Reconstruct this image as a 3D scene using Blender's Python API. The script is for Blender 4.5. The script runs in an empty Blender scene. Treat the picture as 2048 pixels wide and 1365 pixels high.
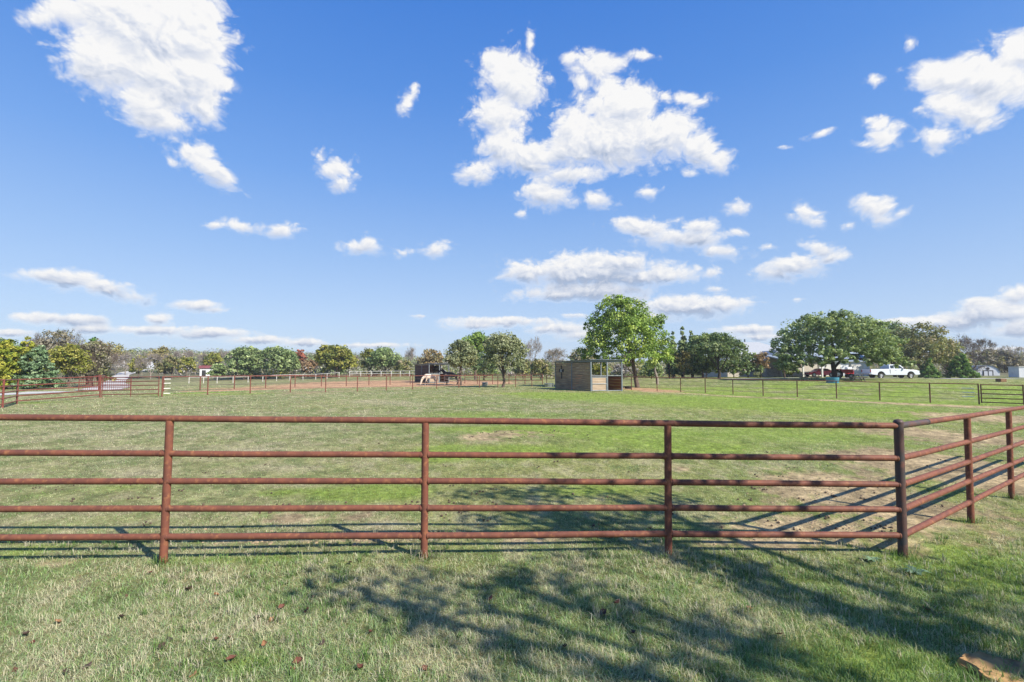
import bpy, math, random
import numpy as np
from mathutils import Vector, Matrix
R = math.radians
sc = bpy.context.scene
col = sc.collection
rnd = random.Random(7)

# ------------------------------------------------------------------ camera
F = 960.0; CH = 1.87; PITCH = math.atan(54.5/960)
cd = bpy.data.cameras.new('camera'); cam = bpy.data.objects.new('camera', cd); col.objects.link(cam)
cd.sensor_width = 36; cd.lens = F/2048*36; cd.clip_start = .05; cd.clip_end = 12000
cam.location = (0, 0, CH); cam.rotation_euler = (math.pi/2+PITCH, 0, 0)
sc.camera = cam
CP, SP = math.cos(PITCH), math.sin(PITCH)
def at(u, v, Y):
    xc = (u-1024)/F; zc = -(v-682.5)/F
    yd = CP-SP*zc; t = Y/yd
    return Vector((xc*t, Y, CH+(SP+CP*zc)*t))
def proj(X, Y, Z):
    z = Z-CH; yc = CP*Y+SP*z; zc = -SP*Y+CP*z
    yc = np.maximum(yc, 1e-3)
    return 1024+F*X/yc, 682.5-F*zc/yc

# ------------------------------------------------------------------ numpy noise
_nr = np.random.RandomState(3)
_T = _nr.rand(8, 256, 256)
def vn(x, y, s=0):
    x = np.asarray(x, float)+s*17.3; y = np.asarray(y, float)+s*9.7
    xi = np.floor(x).astype(int); yi = np.floor(y).astype(int)
    fx = x-xi; fy = y-yi; fx = fx*fx*(3-2*fx); fy = fy*fy*(3-2*fy)
    T = _T[s % 8]
    a = T[xi % 256, yi % 256]; b = T[(xi+1) % 256, yi % 256]
    c = T[xi % 256, (yi+1) % 256]; d = T[(xi+1) % 256, (yi+1) % 256]
    return (a*(1-fx)+b*fx)*(1-fy)+(c*(1-fx)+d*fx)*fy
def fbm(x, y, o=4, s=0):
    v = 0; a = .5; n = 0
    for i in range(o):
        v = v+a*vn(x*2**i, y*2**i, s+i); n += a; a *= .55
    return v/n
def sst(a, b, x):
    t = np.clip((np.asarray(x, float)-a)/(b-a), 0, 1); return t*t*(3-2*t)

# ------------------------------------------------------------------ terrain
CPTS = [(-3.4,4.8,-.03),(0,4.9,0),(1.6,4.9,.02),(4,4.95,-.02),(5.9,6.2,-.09),(7.7,7.45,-.11),(0,2,0),(-4,2,0),(4,2,.03),(0,-10,0),(-12,-5,0),(12,-5,0),
 (-10,8,0),(0,10,.0),(0,20,.0),(10,18,-.2),(-10,20,.05),(20,20,-.35),(-20,20,.0),
 (-20.8,33,.05),(-10,44,-.1),(2.3,57,-.27),(-22.5,31,.06),(-27.9,27,-.13),(29.8,30.9,-.45),(22,38.5,-.4),(13.9,46,-.29),(7,42,-.14),(0,40,-.1),(32,24,-.4),
 (-29,45,-.19),(-13.7,65,-.25),(-61,100,-1.25),(-45,105,-.8),(-35,112,-.1),(-18,110,0),(-11,66,-.4),(-12,70,-.2),(15,55,-.3),(52,70,.45),(42,62,.6),
 (41,57,.33),(38,52,.3),(53,85,.5),(107,115,.0),(101,95,-.05),(32,75,.35),(70,72,.3),(-38,45,-.2),(-44,43,-.25),(-35,32,-.2),(-60,70,-.6),(-80,100,-1.0),(20,90,-.2),(0,100,-.4),(60,50,.0),(90,70,.0),(45,36,-.2)]
_C = np.array(CPTS)
def gz(x, y):
    x = np.asarray(x, float); y = np.asarray(y, float)
    sh = x.shape; x = x.ravel(); y = y.ravel(); out = np.empty_like(x)
    for i in range(0, len(x), 60000):
        xs = x[i:i+60000, None]; ys = y[i:i+60000, None]
        r = np.hypot(xs, ys)
        s2 = (1.2+.05*r)**2
        w = 1/((xs-_C[:, 0])**2+(ys-_C[:, 1])**2+s2)**2
        z = (w*_C[:, 2]).sum(1)/w.sum(1)
        X = xs[:, 0]; Y = ys[:, 0]; r = r[:, 0]
        az = X/np.maximum(Y, 1)
        H = np.where(Y > 0, 6.0*sst(.25, -.5, az)+2.5+3.0*sst(.5, 1.1, az), 3.0)
        H = H+2.0*(vn(az*7+9, 0*az, 2)-.5)
        z = z+H*sst(120, 370, r)+3*sst(400, 1400, r)*0
        z = z+.05*(fbm(X*.7, Y*.7, 3, 1)-.5)*sst(2, 8, r)
        out[i:i+60000] = z
    return out.reshape(sh)
def g1(x, y): return float(gz(np.array([x]), np.array([y]))[0])
def gp(u, Y, dz=0.0):
    X = (u-1024)/F*Y
    return Vector((X, Y, g1(X, Y)+dz))
def px2g(u, v):
    Y = CH*F/max(v-737, 3)
    for k in range(8):
        p = at(u, v, Y); z = g1(p.x, p.y)
        Y = Y*(CH-z)/(CH-p.z)
    p = at(u, v, Y); return p.x, p.y

# ------------------------------------------------------------------ mesh helpers
org = {}
class MB:
    def __init__(s): s.v = []; s.f = []
    def add(s, vs, fs):
        n = len(s.v); s.v += [tuple(p) for p in vs]; s.f += [tuple(i+n for i in f) for f in fs]; return s
    def box(s, c, d, M=None):
        x, y, z = d[0]/2, d[1]/2, d[2]/2
        vs = [Vector((sx*x, sy*y, sz*z)) for sz in (-1, 1) for sy in (-1, 1) for sx in (-1, 1)]
        if M is not None: vs = [M @ p for p in vs]
        c = Vector(c); vs = [p+c for p in vs]
        return s.add(vs, [(0,2,3,1),(4,5,7,6),(0,1,5,4),(2,6,7,3),(0,4,6,2),(1,3,7,5)])
    def tube(s, pts, rs, n=10, cap=True):
        pts = [Vector(p) for p in pts]
        if not isinstance(rs, (list, tuple)): rs = [rs]*len(pts)
        vs = []; up = None
        for i, p in enumerate(pts):
            d = (pts[min(i+1, len(pts)-1)]-pts[max(i-1, 0)]).normalized()
            if up is None:
                up = Vector((0, 0, 1)) if abs(d.z) < .9 else Vector((1, 0, 0))
            a = d.cross(up)
            if a.length < 1e-4: a = d.cross(Vector((0, 1, .1)))
            a.normalize(); b = d.cross(a)
            up = -b if False else up
            for k in range(n):
                t = 2*math.pi*k/n
                vs.append(p+a*(math.cos(t)*rs[i])+b*(math.sin(t)*rs[i]))
        fs = []
        for i in range(len(pts)-1):
            for k in range(n):
                k2 = (k+1) % n
                fs.append((i*n+k, i*n+k2, (i+1)*n+k2, (i+1)*n+k))
        if cap:
            fs.append(tuple(range(n))[::-1]); fs.append(tuple((len(pts)-1)*n+k for k in range(n)))
        return s.add(vs, fs)
    def prism(s, prof, a, b, plane='xz'):
        # prof: list of 2D points, extruded between a and b on the third axis
        def P(p, t):
            return (p[0], t, p[1]) if plane == 'xz' else ((t, p[0], p[1]) if plane == 'yz' else (p[0], p[1], t))
        n = len(prof); vs = [P(p, a) for p in prof]+[P(p, b) for p in prof]
        fs = [tuple(range(n)), tuple(range(2*n-1, n-1, -1))]+[(i, i+n, (i+1) % n+n, (i+1) % n) for i in range(n)]
        return s.add(vs, fs)
    def lathe(s, prof, c, n=20, axis='z'):
        c = Vector(c); vs = []
        for (r, z) in prof:
            for k in range(n):
                t = 2*math.pi*k/n
                q = (r*math.cos(t), r*math.sin(t), z)
                if axis == 'y': q = (q[0], q[2], q[1])
                vs.append(c+Vector(q))
        m = len(prof); fs = []
        for i in range(m-1):
            for k in range(n):
                k2 = (k+1) % n; fs.append((i*n+k, i*n+k2, (i+1)*n+k2, (i+1)*n+k))
        fs.append(tuple(range(n))[::-1]); fs.append(tuple((m-1)*n+k for k in range(n)))
        return s.add(vs, fs)
    def build(s, name, mat, parent=None, smooth=False, bevel=0, loc=None):
        o3 = Vector((0, 0, 0))
        if parent is not None: o3 = org.get(parent.name, o3)
        elif loc is not None: o3 = Vector(loc)
        me = bpy.data.meshes.new(name)
        me.from_pydata([(p[0]-o3.x, p[1]-o3.y, p[2]-o3.z) for p in s.v], [], s.f)
        me.update(); me.materials.append(mat)
        if smooth: me.shade_smooth()
        o = bpy.data.objects.new(name, me); col.objects.link(o)
        if parent is not None: o.parent = parent
        elif loc is not None: o.location = loc
        org[o.name] = o3
        if bevel:
            b = o.modifiers.new('bevel', 'BEVEL'); b.width = bevel; b.segments = 2; b.limit_method = 'ANGLE'
        if smooth and len(s.v) < 60000:
            try: me.set_sharp_from_angle(angle=R(40))
            except Exception: pass
        return o
def fast_mesh(name, V, Fc, nside, mat, parent=None, cols=None, loc=None, smooth=False, extra=None):
    """V (n,3); Fc (m,nside) ints or list of (array,nside)"""
    o3 = Vector((0, 0, 0))
    if parent is not None: o3 = org.get(parent.name, o3)
    elif loc is not None: o3 = Vector(loc)
    V = np.asarray(V, np.float32)-np.array(o3, np.float32)
    me = bpy.data.meshes.new(name)
    parts = Fc if isinstance(Fc, list) else [(Fc, nside)]
    idx = np.concatenate([np.asarray(a, np.int32).ravel() for a, k in parts])
    cnt = np.concatenate([np.full(len(a), k, np.int32) for a, k in parts])
    me.vertices.add(len(V)); me.vertices.foreach_set('co', V.ravel())
    me.loops.add(len(idx)); me.loops.foreach_set('vertex_index', idx)
    me.polygons.add(len(cnt))
    st = np.concatenate([[0], np.cumsum(cnt)[:-1]]).astype(np.int32)
    me.polygons.foreach_set('loop_start', st)
    try: me.polygons.foreach_set('loop_total', cnt)
    except Exception: pass
    if smooth: me.polygons.foreach_set('use_smooth', np.ones(len(cnt), bool))
    me.update(calc_edges=True)
    if cols is not None:
        a = me.color_attributes.new('Col', 'FLOAT_COLOR', 'POINT')
        c4 = np.ones((len(V), 4), np.float32); c4[:, :3] = cols
        a.data.foreach_set('color', c4.ravel())
    for k, arr in (extra or {}).items():
        a = me.attributes.new(k, 'FLOAT', 'POINT'); a.data.foreach_set('value', np.asarray(arr, np.float32).ravel())
    me.materials.append(mat)
    o = bpy.data.objects.new(name, me); col.objects.link(o)
    if parent is not None: o.parent = parent
    elif loc is not None: o.location = loc
    org[o.name] = o3
    return o
def tag(o, label=None, cat=None, group=None, kind=None):
    if label: o['label'] = label
    if cat: o['category'] = cat
    if group: o['group'] = group
    if kind: o['kind'] = kind
    return o
def thing(name, label, cat, loc=(0, 0, 0), group=None, build_world=True):
    o = bpy.data.objects.new(name, None); col.objects.link(o); o.location = loc; o.empty_display_size = .3
    org[o.name] = Vector(loc) if build_world else Vector((0, 0, 0))
    return tag(o, label, cat, group)

# ------------------------------------------------------------------ materials
def newmat(name):
    m = bpy.data.materials.new(name); m.use_nodes = True
    nt = m.node_tree; nt.nodes.clear()
    return m, nt
def N(nt, t, **k):
    n = nt.nodes.new(t)
    for a, b in k.items(): setattr(n, a, b)
    return n
def mat(name, c1, c2=None, scale=3.0, rough=.8, metal=0.0, detail=5.0, stretch=(1, 1, 1), bump=0.0, lo=.35, hi=.65, c3=None, s3=1.0, lo3=.6, hi3=.7, spec=.3, coat=0):
    m, nt = newmat(name); L = nt.links.new
    out = N(nt, 'ShaderNodeOutputMaterial'); b = N(nt, 'ShaderNodeBsdfPrincipled'); L(b.outputs[0], out.inputs[0])
    b.inputs['Roughness'].default_value = rough; b.inputs['Metallic'].default_value = metal
    b.inputs['Specular IOR Level'].default_value = spec; b.inputs['Coat Weight'].default_value = coat
    if c2 is None: c2 = tuple(x*.8 for x in c1)
    tc = N(nt, 'ShaderNodeTexCoord'); mp = N(nt, 'ShaderNodeMapping'); mp.inputs['Scale'].default_value = stretch
    L(tc.outputs['Object'], mp.inputs[0])
    no = N(nt, 'ShaderNodeTexNoise'); no.inputs['Scale'].default_value = scale; no.inputs['Detail'].default_value = detail
    L(mp.outputs[0], no.inputs['Vector'])
    mr = N(nt, 'ShaderNodeMapRange'); mr.inputs[1].default_value = lo; mr.inputs[2].default_value = hi; L(no.outputs[0], mr.inputs[0])
    mx = N(nt, 'ShaderNodeMix', data_type='RGBA'); mx.inputs[6].default_value = (*c1, 1); mx.inputs[7].default_value = (*c2, 1)
    L(mr.outputs[0], mx.inputs[0]); cur = mx.outputs[2]
    if c3 is not None:
        n3 = N(nt, 'ShaderNodeTexNoise'); n3.inputs['Scale'].default_value = s3; n3.inputs['Detail'].default_value = 6; L(mp.outputs[0], n3.inputs['Vector'])
        r3 = N(nt, 'ShaderNodeMapRange'); r3.inputs[1].default_value = lo3; r3.inputs[2].default_value = hi3; L(n3.outputs[0], r3.inputs[0])
        m3 = N(nt, 'ShaderNodeMix', data_type='RGBA'); L(r3.outputs[0], m3.inputs[0]); L(cur, m3.inputs[6]); m3.inputs[7].default_value = (*c3, 1); cur = m3.outputs[2]
    L(cur, b.inputs['Base Color'])
    if bump:
        bp = N(nt, 'ShaderNodeBump'); bp.inputs['Strength'].default_value = bump; bp.inputs['Distance'].default_value = .01
        L(no.outputs[0], bp.inputs['Height']); L(bp.outputs[0], b.inputs['Normal'])
    return m
def leafmat(name, trans=.3, rough=.6):
    m, nt = newmat(name); L = nt.links.new
    out = N(nt, 'ShaderNodeOutputMaterial'); at_ = N(nt, 'ShaderNodeAttribute', attribute_name='Col')
    b = N(nt, 'ShaderNodeBsdfPrincipled'); b.inputs['Roughness'].default_value = rough; b.inputs['Specular IOR Level'].default_value = .25
    t = N(nt, 'ShaderNodeBsdfTranslucent'); mx = N(nt, 'ShaderNodeMixShader'); mx.inputs[0].default_value = trans
    hs = N(nt, 'ShaderNodeMix', data_type='RGBA', blend_type='MULTIPLY'); hs.inputs[0].default_value = 1
    hs.inputs[7].default_value = (1.25, 1.2, .6, 1); L(at_.outputs[0], hs.inputs[6])
    L(at_.outputs[0], b.inputs['Base Color']); L(hs.outputs[2], t.inputs[0])
    L(b.outputs[0], mx.inputs[1]); L(t.outputs[0], mx.inputs[2]); L(mx.outputs[0], out.inputs[0])
    return m
M = {}
M['rust'] = mat('rusted pipe', (.185, .070, .045), (.125, .050, .037), 9, .62, 0, 8, bump=.25, c3=(.27, .12, .06), s3=22, lo3=.54, hi3=.74, spec=.2)
M['darkpipe'] = mat('dark pipe', (.055, .05, .052), (.10, .05, .04), 7, .55, 0, 8, c3=(.17, .07, .05), s3=12, lo3=.6, hi3=.75, bump=.2)  # blackish pipe tone with rusty patches
M['rustfar'] = mat('brown pipe', (.19, .065, .045), (.12, .045, .035), 3, .7)
M['darkfar'] = mat('dark brown pipe', (.21, .09, .06), (.15, .07, .05), 3, .7)
M['wire'] = mat('fence wire', (.13, .11, .10), (.09, .07, .06), 3, .5, .4)
M['redgate'] = mat('red brown gate steel', (.20, .062, .048), (.14, .048, .038), 4, .6)
M['whitepaint'] = mat('white paint', (.62, .61, .58), (.5, .49, .46), 4, .6)
M['whiteplastic'] = mat('white plastic', (.8, .8, .78), None, 4, .4)
M['graysteel'] = mat('grey painted steel', (.20, .23, .25), (.14, .17, .19), 4, .5, .2, bump=.1)
M['plank'] = mat('weathered planks', (.36, .235, .125), (.17, .125, .085), 1.6, .85, 0, 6, (.5, .5, 9), .4, .3, .7, c3=(.42, .31, .19), s3=1.3, lo3=.5, hi3=.7)
M['plankdark'] = mat('dark planks', (.085, .055, .045), (.055, .04, .036), 1.6, .85, 0, 6, (.5, .5, 9), .4, .3, .7)  # far darker brown than the other shelter's boards
M['redplank'] = mat('red brown boards', (.34, .12, .05), (.22, .08, .04), 1.6, .85, 0, 6, (.5, .5, 9), .4)
M['palewood'] = mat('pale boards', (.42, .33, .24), (.30, .23, .16), 1.6, .85, 0, 6, (.5, .5, 9), .4)
M['roofmetal'] = mat('galvanised roof', (.30, .33, .36), (.22, .25, .28), 2, .4, .5)
M['galv'] = mat('galvanised tub', (.42, .45, .47), (.25, .28, .30), 6, .45, .6)
M['black'] = mat('black', (.02, .02, .022), (.03, .03, .03), 5, .6)
M['bark'] = mat('bark', (.16, .12, .095), (.085, .065, .055), 5, .95, 0, 8, (1, 1, .3), .5)
M['barkpale'] = mat('pale bark', (.30, .26, .22), (.18, .155, .135), 5, .95, 0, 8, (1, 1, .3), .5)
M['barkdark'] = mat('dark bark', (.07, .055, .045), (.04, .033, .03), 5, .95)
M['leaf'] = leafmat('leaves')
M['grass'] = leafmat('grass blades', .3, .55)
M['twig'] = leafmat('twigs', .0, .9)
M['water'] = mat('water', (.05, .09, .12), None, 3, .05)

DRIVE = [(-39.5, 46), (-45, 54), (-57, 69), (-80, 97), (-112, 140), (-125, 170), (-150, 205)]

# ------------------------------------------------------------------ light
SUN = Vector((.95, -.75, 1.0)).normalized()
ld = bpy.data.lights.new('sun', 'SUN'); lo_ = bpy.data.objects.new('sun', ld); col.objects.link(lo_)
ld.energy = 4.9; ld.angle = R(.53); ld.color = (1, .92, .79)
lo_.rotation_euler = (-SUN).to_track_quat('-Z', 'Y').to_euler()
w = bpy.data.worlds.new('World'); sc.world = w; w.use_nodes = True
nt = w.node_tree; nt.nodes.clear()
sk = N(nt, 'ShaderNodeTexSky', sky_type='NISHITA'); sk.sun_disc = False
sk.sun_elevation = math.asin(SUN.z); sk.sun_rotation = math.atan2(SUN.x, SUN.y)
sk.air_density = 1.0; sk.dust_density = .35; sk.ozone_density = 2.2; sk.altitude = 200
bg = N(nt, 'ShaderNodeBackground'); bg.inputs[1].default_value = .14
gm = N(nt, 'ShaderNodeMix', data_type='RGBA'); gm.inputs[0].default_value = .9
tcw = N(nt, 'ShaderNodeTexCoord'); sx = N(nt, 'ShaderNodeSeparateXYZ'); nt.links.new(tcw.outputs['Generated'], sx.inputs[0])
rw = N(nt, 'ShaderNodeValToRGB'); nt.links.new(sx.outputs[2], rw.inputs[0]); cr = rw.color_ramp
cr.elements[0].position = 0.0; cr.elements[0].color = (.50, .62, .80, 1); cr.elements[1].position = .62; cr.elements[1].color = (.055, .215, .68, 1)
for p_, c_ in ((.10, (.42, .57, .82, 1)), (.22, (.295, .475, .81, 1)), (.36, (.165, .36, .79, 1)), (.50, (.09, .27, .73, 1))):
    e_ = cr.elements.new(p_); e_.color = c_
sc_ = N(nt, 'ShaderNodeVectorMath', operation='SCALE'); sc_.inputs['Scale'].default_value = 4.3; nt.links.new(rw.outputs[0], sc_.inputs[0])
wo = N(nt, 'ShaderNodeOutputWorld')
nt.links.new(sk.outputs[0], gm.inputs[6]); nt.links.new(sc_.outputs[0], gm.inputs[7]); nt.links.new(gm.outputs[2], bg.inputs[0]); nt.links.new(bg.outputs[0], wo.inputs[0])
sc.view_settings.view_transform = 'Standard'; sc.view_settings.look = 'None'
sc.view_settings.exposure = .8; sc.view_settings.gamma = 1; sc.view_settings.use_curve_mapping = False
sc.cycles.max_bounces = 6; sc.cycles.transparent_max_bounces = 8
sc.cycles.diffuse_bounces = 3; sc.cycles.glossy_bounces = 2; sc.cycles.transmission_bounces = 3
sc.cycles.sample_clamp_indirect = 6

# ------------------------------------------------------------------ clouds: a far dome in front, coverage per vertex, detail by noise
CL = [  # u, v, ru, rv, rotation
 (300,60,170,115,10),(215,120,110,75,15),(400,70,60,70,0),(440,170,45,22,10),(330,150,125,80,30),(390,150,75,95,0),(300,215,85,55,35),(250,20,150,80,0),(345,240,46,30,30),(405,215,42,42,0),(75,40,40,22,0),(180,120,60,60,40),(140,20,70,40,0),
 (425,338,65,30,30),(405,318,35,26,0),(380,312,30,22,0),(455,360,30,20,0),(350,330,15,12,0),(670,340,42,32,50),(685,365,30,24,0),(645,318,16,14,0),(812,208,17,28,20),(828,182,8,18,10),
 (430,453,28,8,0),(490,457,45,14,12),(560,466,33,13,-8),(725,497,42,17,0),(735,488,22,14,0),(870,503,32,18,-10),(808,508,17,8,0),
 (90,553,85,17,5),(150,562,60,20,0),(210,576,80,22,12),(270,596,40,14,15),(395,612,42,12,0),(430,622,24,5,0),(320,641,27,13,0),(120,640,90,14,3),(180,660,40,10,0),(20,668,40,8,0),
 (320,662,85,10,0),(420,668,85,11,0),(520,682,70,9,0),(600,688,45,8,0),(760,692,60,6,0),
 (1025,160,68,70,0),(985,120,25,25,0),(1000,230,60,50,0),(1010,290,55,45,0),(955,345,42,24,-15),(1060,315,80,38,0),(1245,215,85,65,0),(1220,280,120,68,0),(1320,270,95,55,0),(1150,300,80,45,0),(1150,255,50,50,0),
 (1400,300,50,40,30),(1440,325,32,32,50),(1190,130,52,32,10),(1140,120,22,20,0),(1165,165,30,20,60),(1150,350,85,20,-8),(1375,200,42,14,5),(1330,195,20,14,0),
 (1100,392,68,26,5),(1075,382,35,20,0),(1195,400,36,20,10),(1045,430,10,8,0),(1280,110,34,11,8),(1295,385,22,12,0),(1385,348,14,7,0),(1060,85,8,22,0),
 (1985,160,115,65,-10),(1900,160,90,38,0),(2050,110,70,50,0),(1900,215,60,45,0),(1880,275,45,26,-10),(1940,225,70,40,0),(1755,162,18,10,0),(1765,250,36,16,5),(1765,280,34,24,0),(1730,290,26,9,0),(1640,268,28,7,-25),(1565,295,20,4,0),(1820,85,10,14,0),
 (1605,430,36,24,0),(1628,445,25,12,0),(1755,418,46,24,10),(1765,440,34,18,0),(1800,428,22,10,-20),(1475,420,25,14,-10),(1698,454,14,8,0),(1745,400,30,10,0),
 (1290,460,70,24,8),(1360,478,110,26,3),(1400,455,45,20,0),(1250,445,30,12,0),(1450,503,62,18,3),(1470,468,30,10,0),
 (1590,535,85,26,-6),(1560,550,55,16,0),(1640,500,42,20,20),(1660,520,40,14,-15),(1545,495,22,8,0),
 (1160,548,150,38,0),(1060,550,68,26,0),(1230,530,130,28,3),(1300,555,110,24,-5),(1190,582,150,26,4),(1120,590,110,18,0),(1425,548,28,14,0),(1000,555,16,6,0),(1430,580,22,6,0),
 (1370,615,125,24,0),(1440,612,60,18,0),(1300,635,60,12,0),(1240,600,70,12,0),(1000,645,118,11,0),(960,652,80,8,0),(1120,660,60,12,0),(1170,672,60,10,0),(1150,632,24,5,0),
 (1980,630,110,26,-10),(1900,648,110,16,0),(2040,595,50,24,-15),(1800,645,70,9,-4),(2060,660,90,20,0),(1500,662,70,10,0),(1960,610,50,14,0),(1525,675,50,8,0),(1590,601,12,4,0),(840,633,14,3,0),(2030,700,60,6,0),(1420,700,60,6,0)]
def build_sky():
    na, ne = 460, 260
    az = np.linspace(R(-68), R(68), na); el = np.linspace(R(-1.5), R(62), ne)
    A, E = np.meshgrid(az, el); rad = 5000.0
    dx, dy, dz = np.sin(A)*np.cos(E), np.cos(A)*np.cos(E), np.sin(E)
    V = np.stack([dx*rad, dy*rad, dz*rad+CH], -1).reshape(-1, 3)
    u, v = proj(V[:, 0], V[:, 1], V[:, 2])
    Fm = np.full(len(u), -6.0); sw = np.zeros(len(u))+1e-6; st = np.zeros(len(u)); hz = np.zeros(len(u))
    for (cu, cv, ru, rv, ro) in CL:
        a = R(ro); du = u-cu; dv = v-cv
        x = (du*math.cos(a)+dv*math.sin(a))/ru; y = (-du*math.sin(a)+dv*math.cos(a))/rv
        d = np.sqrt(x*x+y*y); f = (1-d)*math.sqrt(math.sqrt(ru*rv))*1.0
        Fm = np.where(np.maximum(Fm, f) > -3, np.log(np.exp(np.clip(Fm, -6, 12)*2.5)+np.exp(np.clip(f, -6, 12)*2.5))/2.5, np.maximum(Fm, f))
        wgt = np.exp(np.clip(f, -8, 10)*.9); sw += wgt; st += wgt*np.clip(dv/rv, -1.3, 1.3); hz += wgt*cv
    t = st/sw; hv = hz/sw
    # grey undersides are stronger on the low, distant clouds which are seen from the side
    shade = (t*.5+.5)*sst(150, 600, hv)*.8+.42*sst(-.4, 1.1, t-.5*(u-np.interp(u, [0, 2048], [0, 2048]))*0)+.08
    idx = np.arange(na*ne).reshape(ne, na)
    Q = np.stack([idx[:-1, :-1], idx[1:, :-1], idx[1:, 1:], idx[:-1, 1:]], -1).reshape(-1, 4)
    Fm = Fm+1.5*sst(560, 620, hv)*(Fm > -4)
    # the same field a little way towards the sun, for the shading of the billows
    u2, v2 = u+16, v-20; F2 = np.full(len(u), -6.0)
    for (cu, cv, ru, rv, ro) in CL:
        a_ = R(ro); du = u2-cu; dv = v2-cv
        x = (du*math.cos(a_)+dv*math.sin(a_))/ru; y = (-du*math.sin(a_)+dv*math.cos(a_))/rv
        f = (1-np.sqrt(x*x+y*y))*math.sqrt(math.sqrt(ru*rv)); F2 = np.maximum(F2, f)
    F2 = np.clip(F2, -6, 8); shade = shade+.05*np.clip(F2-np.clip(Fm, -6, 8), -3, 4)*sst(0, 3, Fm)
    m, nt = newmat('sky clouds'); L = nt.links.new
    out = N(nt, 'ShaderNodeOutputMaterial'); geo = N(nt, 'ShaderNodeNewGeometry')
    nm = N(nt, 'ShaderNodeVectorMath', operation='NORMALIZE'); L(geo.outputs['Position'], nm.inputs[0])
    mp = N(nt, 'ShaderNodeMapping'); mp.inputs['Scale'].default_value = (1, 1, 1.35); L(nm.outputs[0], mp.inputs[0])
    ac = N(nt, 'ShaderNodeAttribute', attribute_name='cov'); ash = N(nt, 'ShaderNodeAttribute', attribute_name='shade')
    def math_(op, a, b, c=None):
        n = N(nt, 'ShaderNodeMath', operation=op)
        for i, x in enumerate((a, b, c)):
            if x is None: continue
            if isinstance(x, (int, float)): n.inputs[i].default_value = x
            else: L(x, n.inputs[i])
        return n.outputs[0]
    wn = N(nt, 'ShaderNodeTexNoise'); wn.inputs['Scale'].default_value = 14; wn.inputs['Detail'].default_value = 5; L(mp.outputs[0], wn.inputs[0])
    def field(off):
        ad = N(nt, 'ShaderNodeVectorMath', operation='ADD'); L(mp.outputs[0], ad.inputs[0]); ad.inputs[1].default_value = off
        wv = N(nt, 'ShaderNodeVectorMath', operation='MULTIPLY_ADD'); L(wn.outputs['Color'], wv.inputs[0]); wv.inputs[1].default_value = (.07,)*3; L(ad.outputs[0], wv.inputs[2])
        n1 = N(nt, 'ShaderNodeTexNoise'); n1.inputs['Scale'].default_value = 16; n1.inputs['Detail'].default_value = 12; n1.inputs['Roughness'].default_value = .62; L(wv.outputs[0], n1.inputs[0])
        v1 = N(nt, 'ShaderNodeTexVoronoi', feature='SMOOTH_F1'); v1.inputs['Scale'].default_value = 34; v1.inputs['Smoothness'].default_value = .35; v1.inputs['Detail'].default_value = 2.5; v1.inputs['Roughness'].default_value = .6; L(wv.outputs[0], v1.inputs['Vector'])
        return math_('ADD', math_('MULTIPLY_ADD', n1.outputs[0], 12.5, -5.7), math_('MULTIPLY_ADD', v1.outputs['Distance'], -5.0, 4.2))
    fa = field((0, 0, 0)); fb = field((.006, 0, .011))
    tot = math_('ADD', fa, ac.outputs['Fac'])
    # crisp where the cloud faces the sun, frayed on the far side
    al = N(nt, 'ShaderNodeMapRange', interpolation_type='SMOOTHSTEP'); L(tot, al.inputs[0]); al.inputs[1].default_value = -2.2
    L(math_('MULTIPLY_ADD', ash.outputs['Fac'], 6.0, 2.9), al.inputs[2])
    thick = N(nt, 'ShaderNodeMapRange', interpolation_type='SMOOTHSTEP'); L(tot, thick.inputs[0]); thick.inputs[1].default_value = 0; thick.inputs[2].default_value = 6
    rel = math_('MULTIPLY', math_('SUBTRACT', fb, fa), .10)
    sh = math_('ADD', math_('MULTIPLY', rel, thick.outputs[0]), math_('MULTIPLY', math_('MULTIPLY', ash.outputs['Fac'], 1.3), thick.outputs[0]))
    rmp = N(nt, 'ShaderNodeValToRGB'); L(sh, rmp.inputs[0])
    cr = rmp.color_ramp; cr.elements[0].position = .06; cr.elements[0].color = (1.0, .99, .975, 1); cr.elements[1].position = 1.0; cr.elements[1].color = (.42, .50, .66, 1)
    e = cr.elements.new(.5); e.color = (.74, .78, .87, 1)
    em = N(nt, 'ShaderNodeEmission'); L(rmp.outputs[0], em.inputs[0]); em.inputs[1].default_value = CLOUD_E
    tr = N(nt, 'ShaderNodeBsdfTransparent'); mx = N(nt, 'ShaderNodeMixShader')
    am = math_('MULTIPLY', al.outputs[0], .97)
    L(am, mx.inputs[0]); L(tr.outputs[0], mx.inputs[1]); L(em.outputs[0], mx.inputs[2]); L(mx.outputs[0], out.inputs[0])
    try: m.cycles.emission_sampling = 'NONE'
    except Exception: pass
    o = fast_mesh('sky', V, Q, 4, m, extra={'cov': np.where(Fm > 0, Fm*1.25, Fm*1.1), 'shade': shade})
    tag(o, kind='structure')
CLOUD_E = .56
build_sky()

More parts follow.
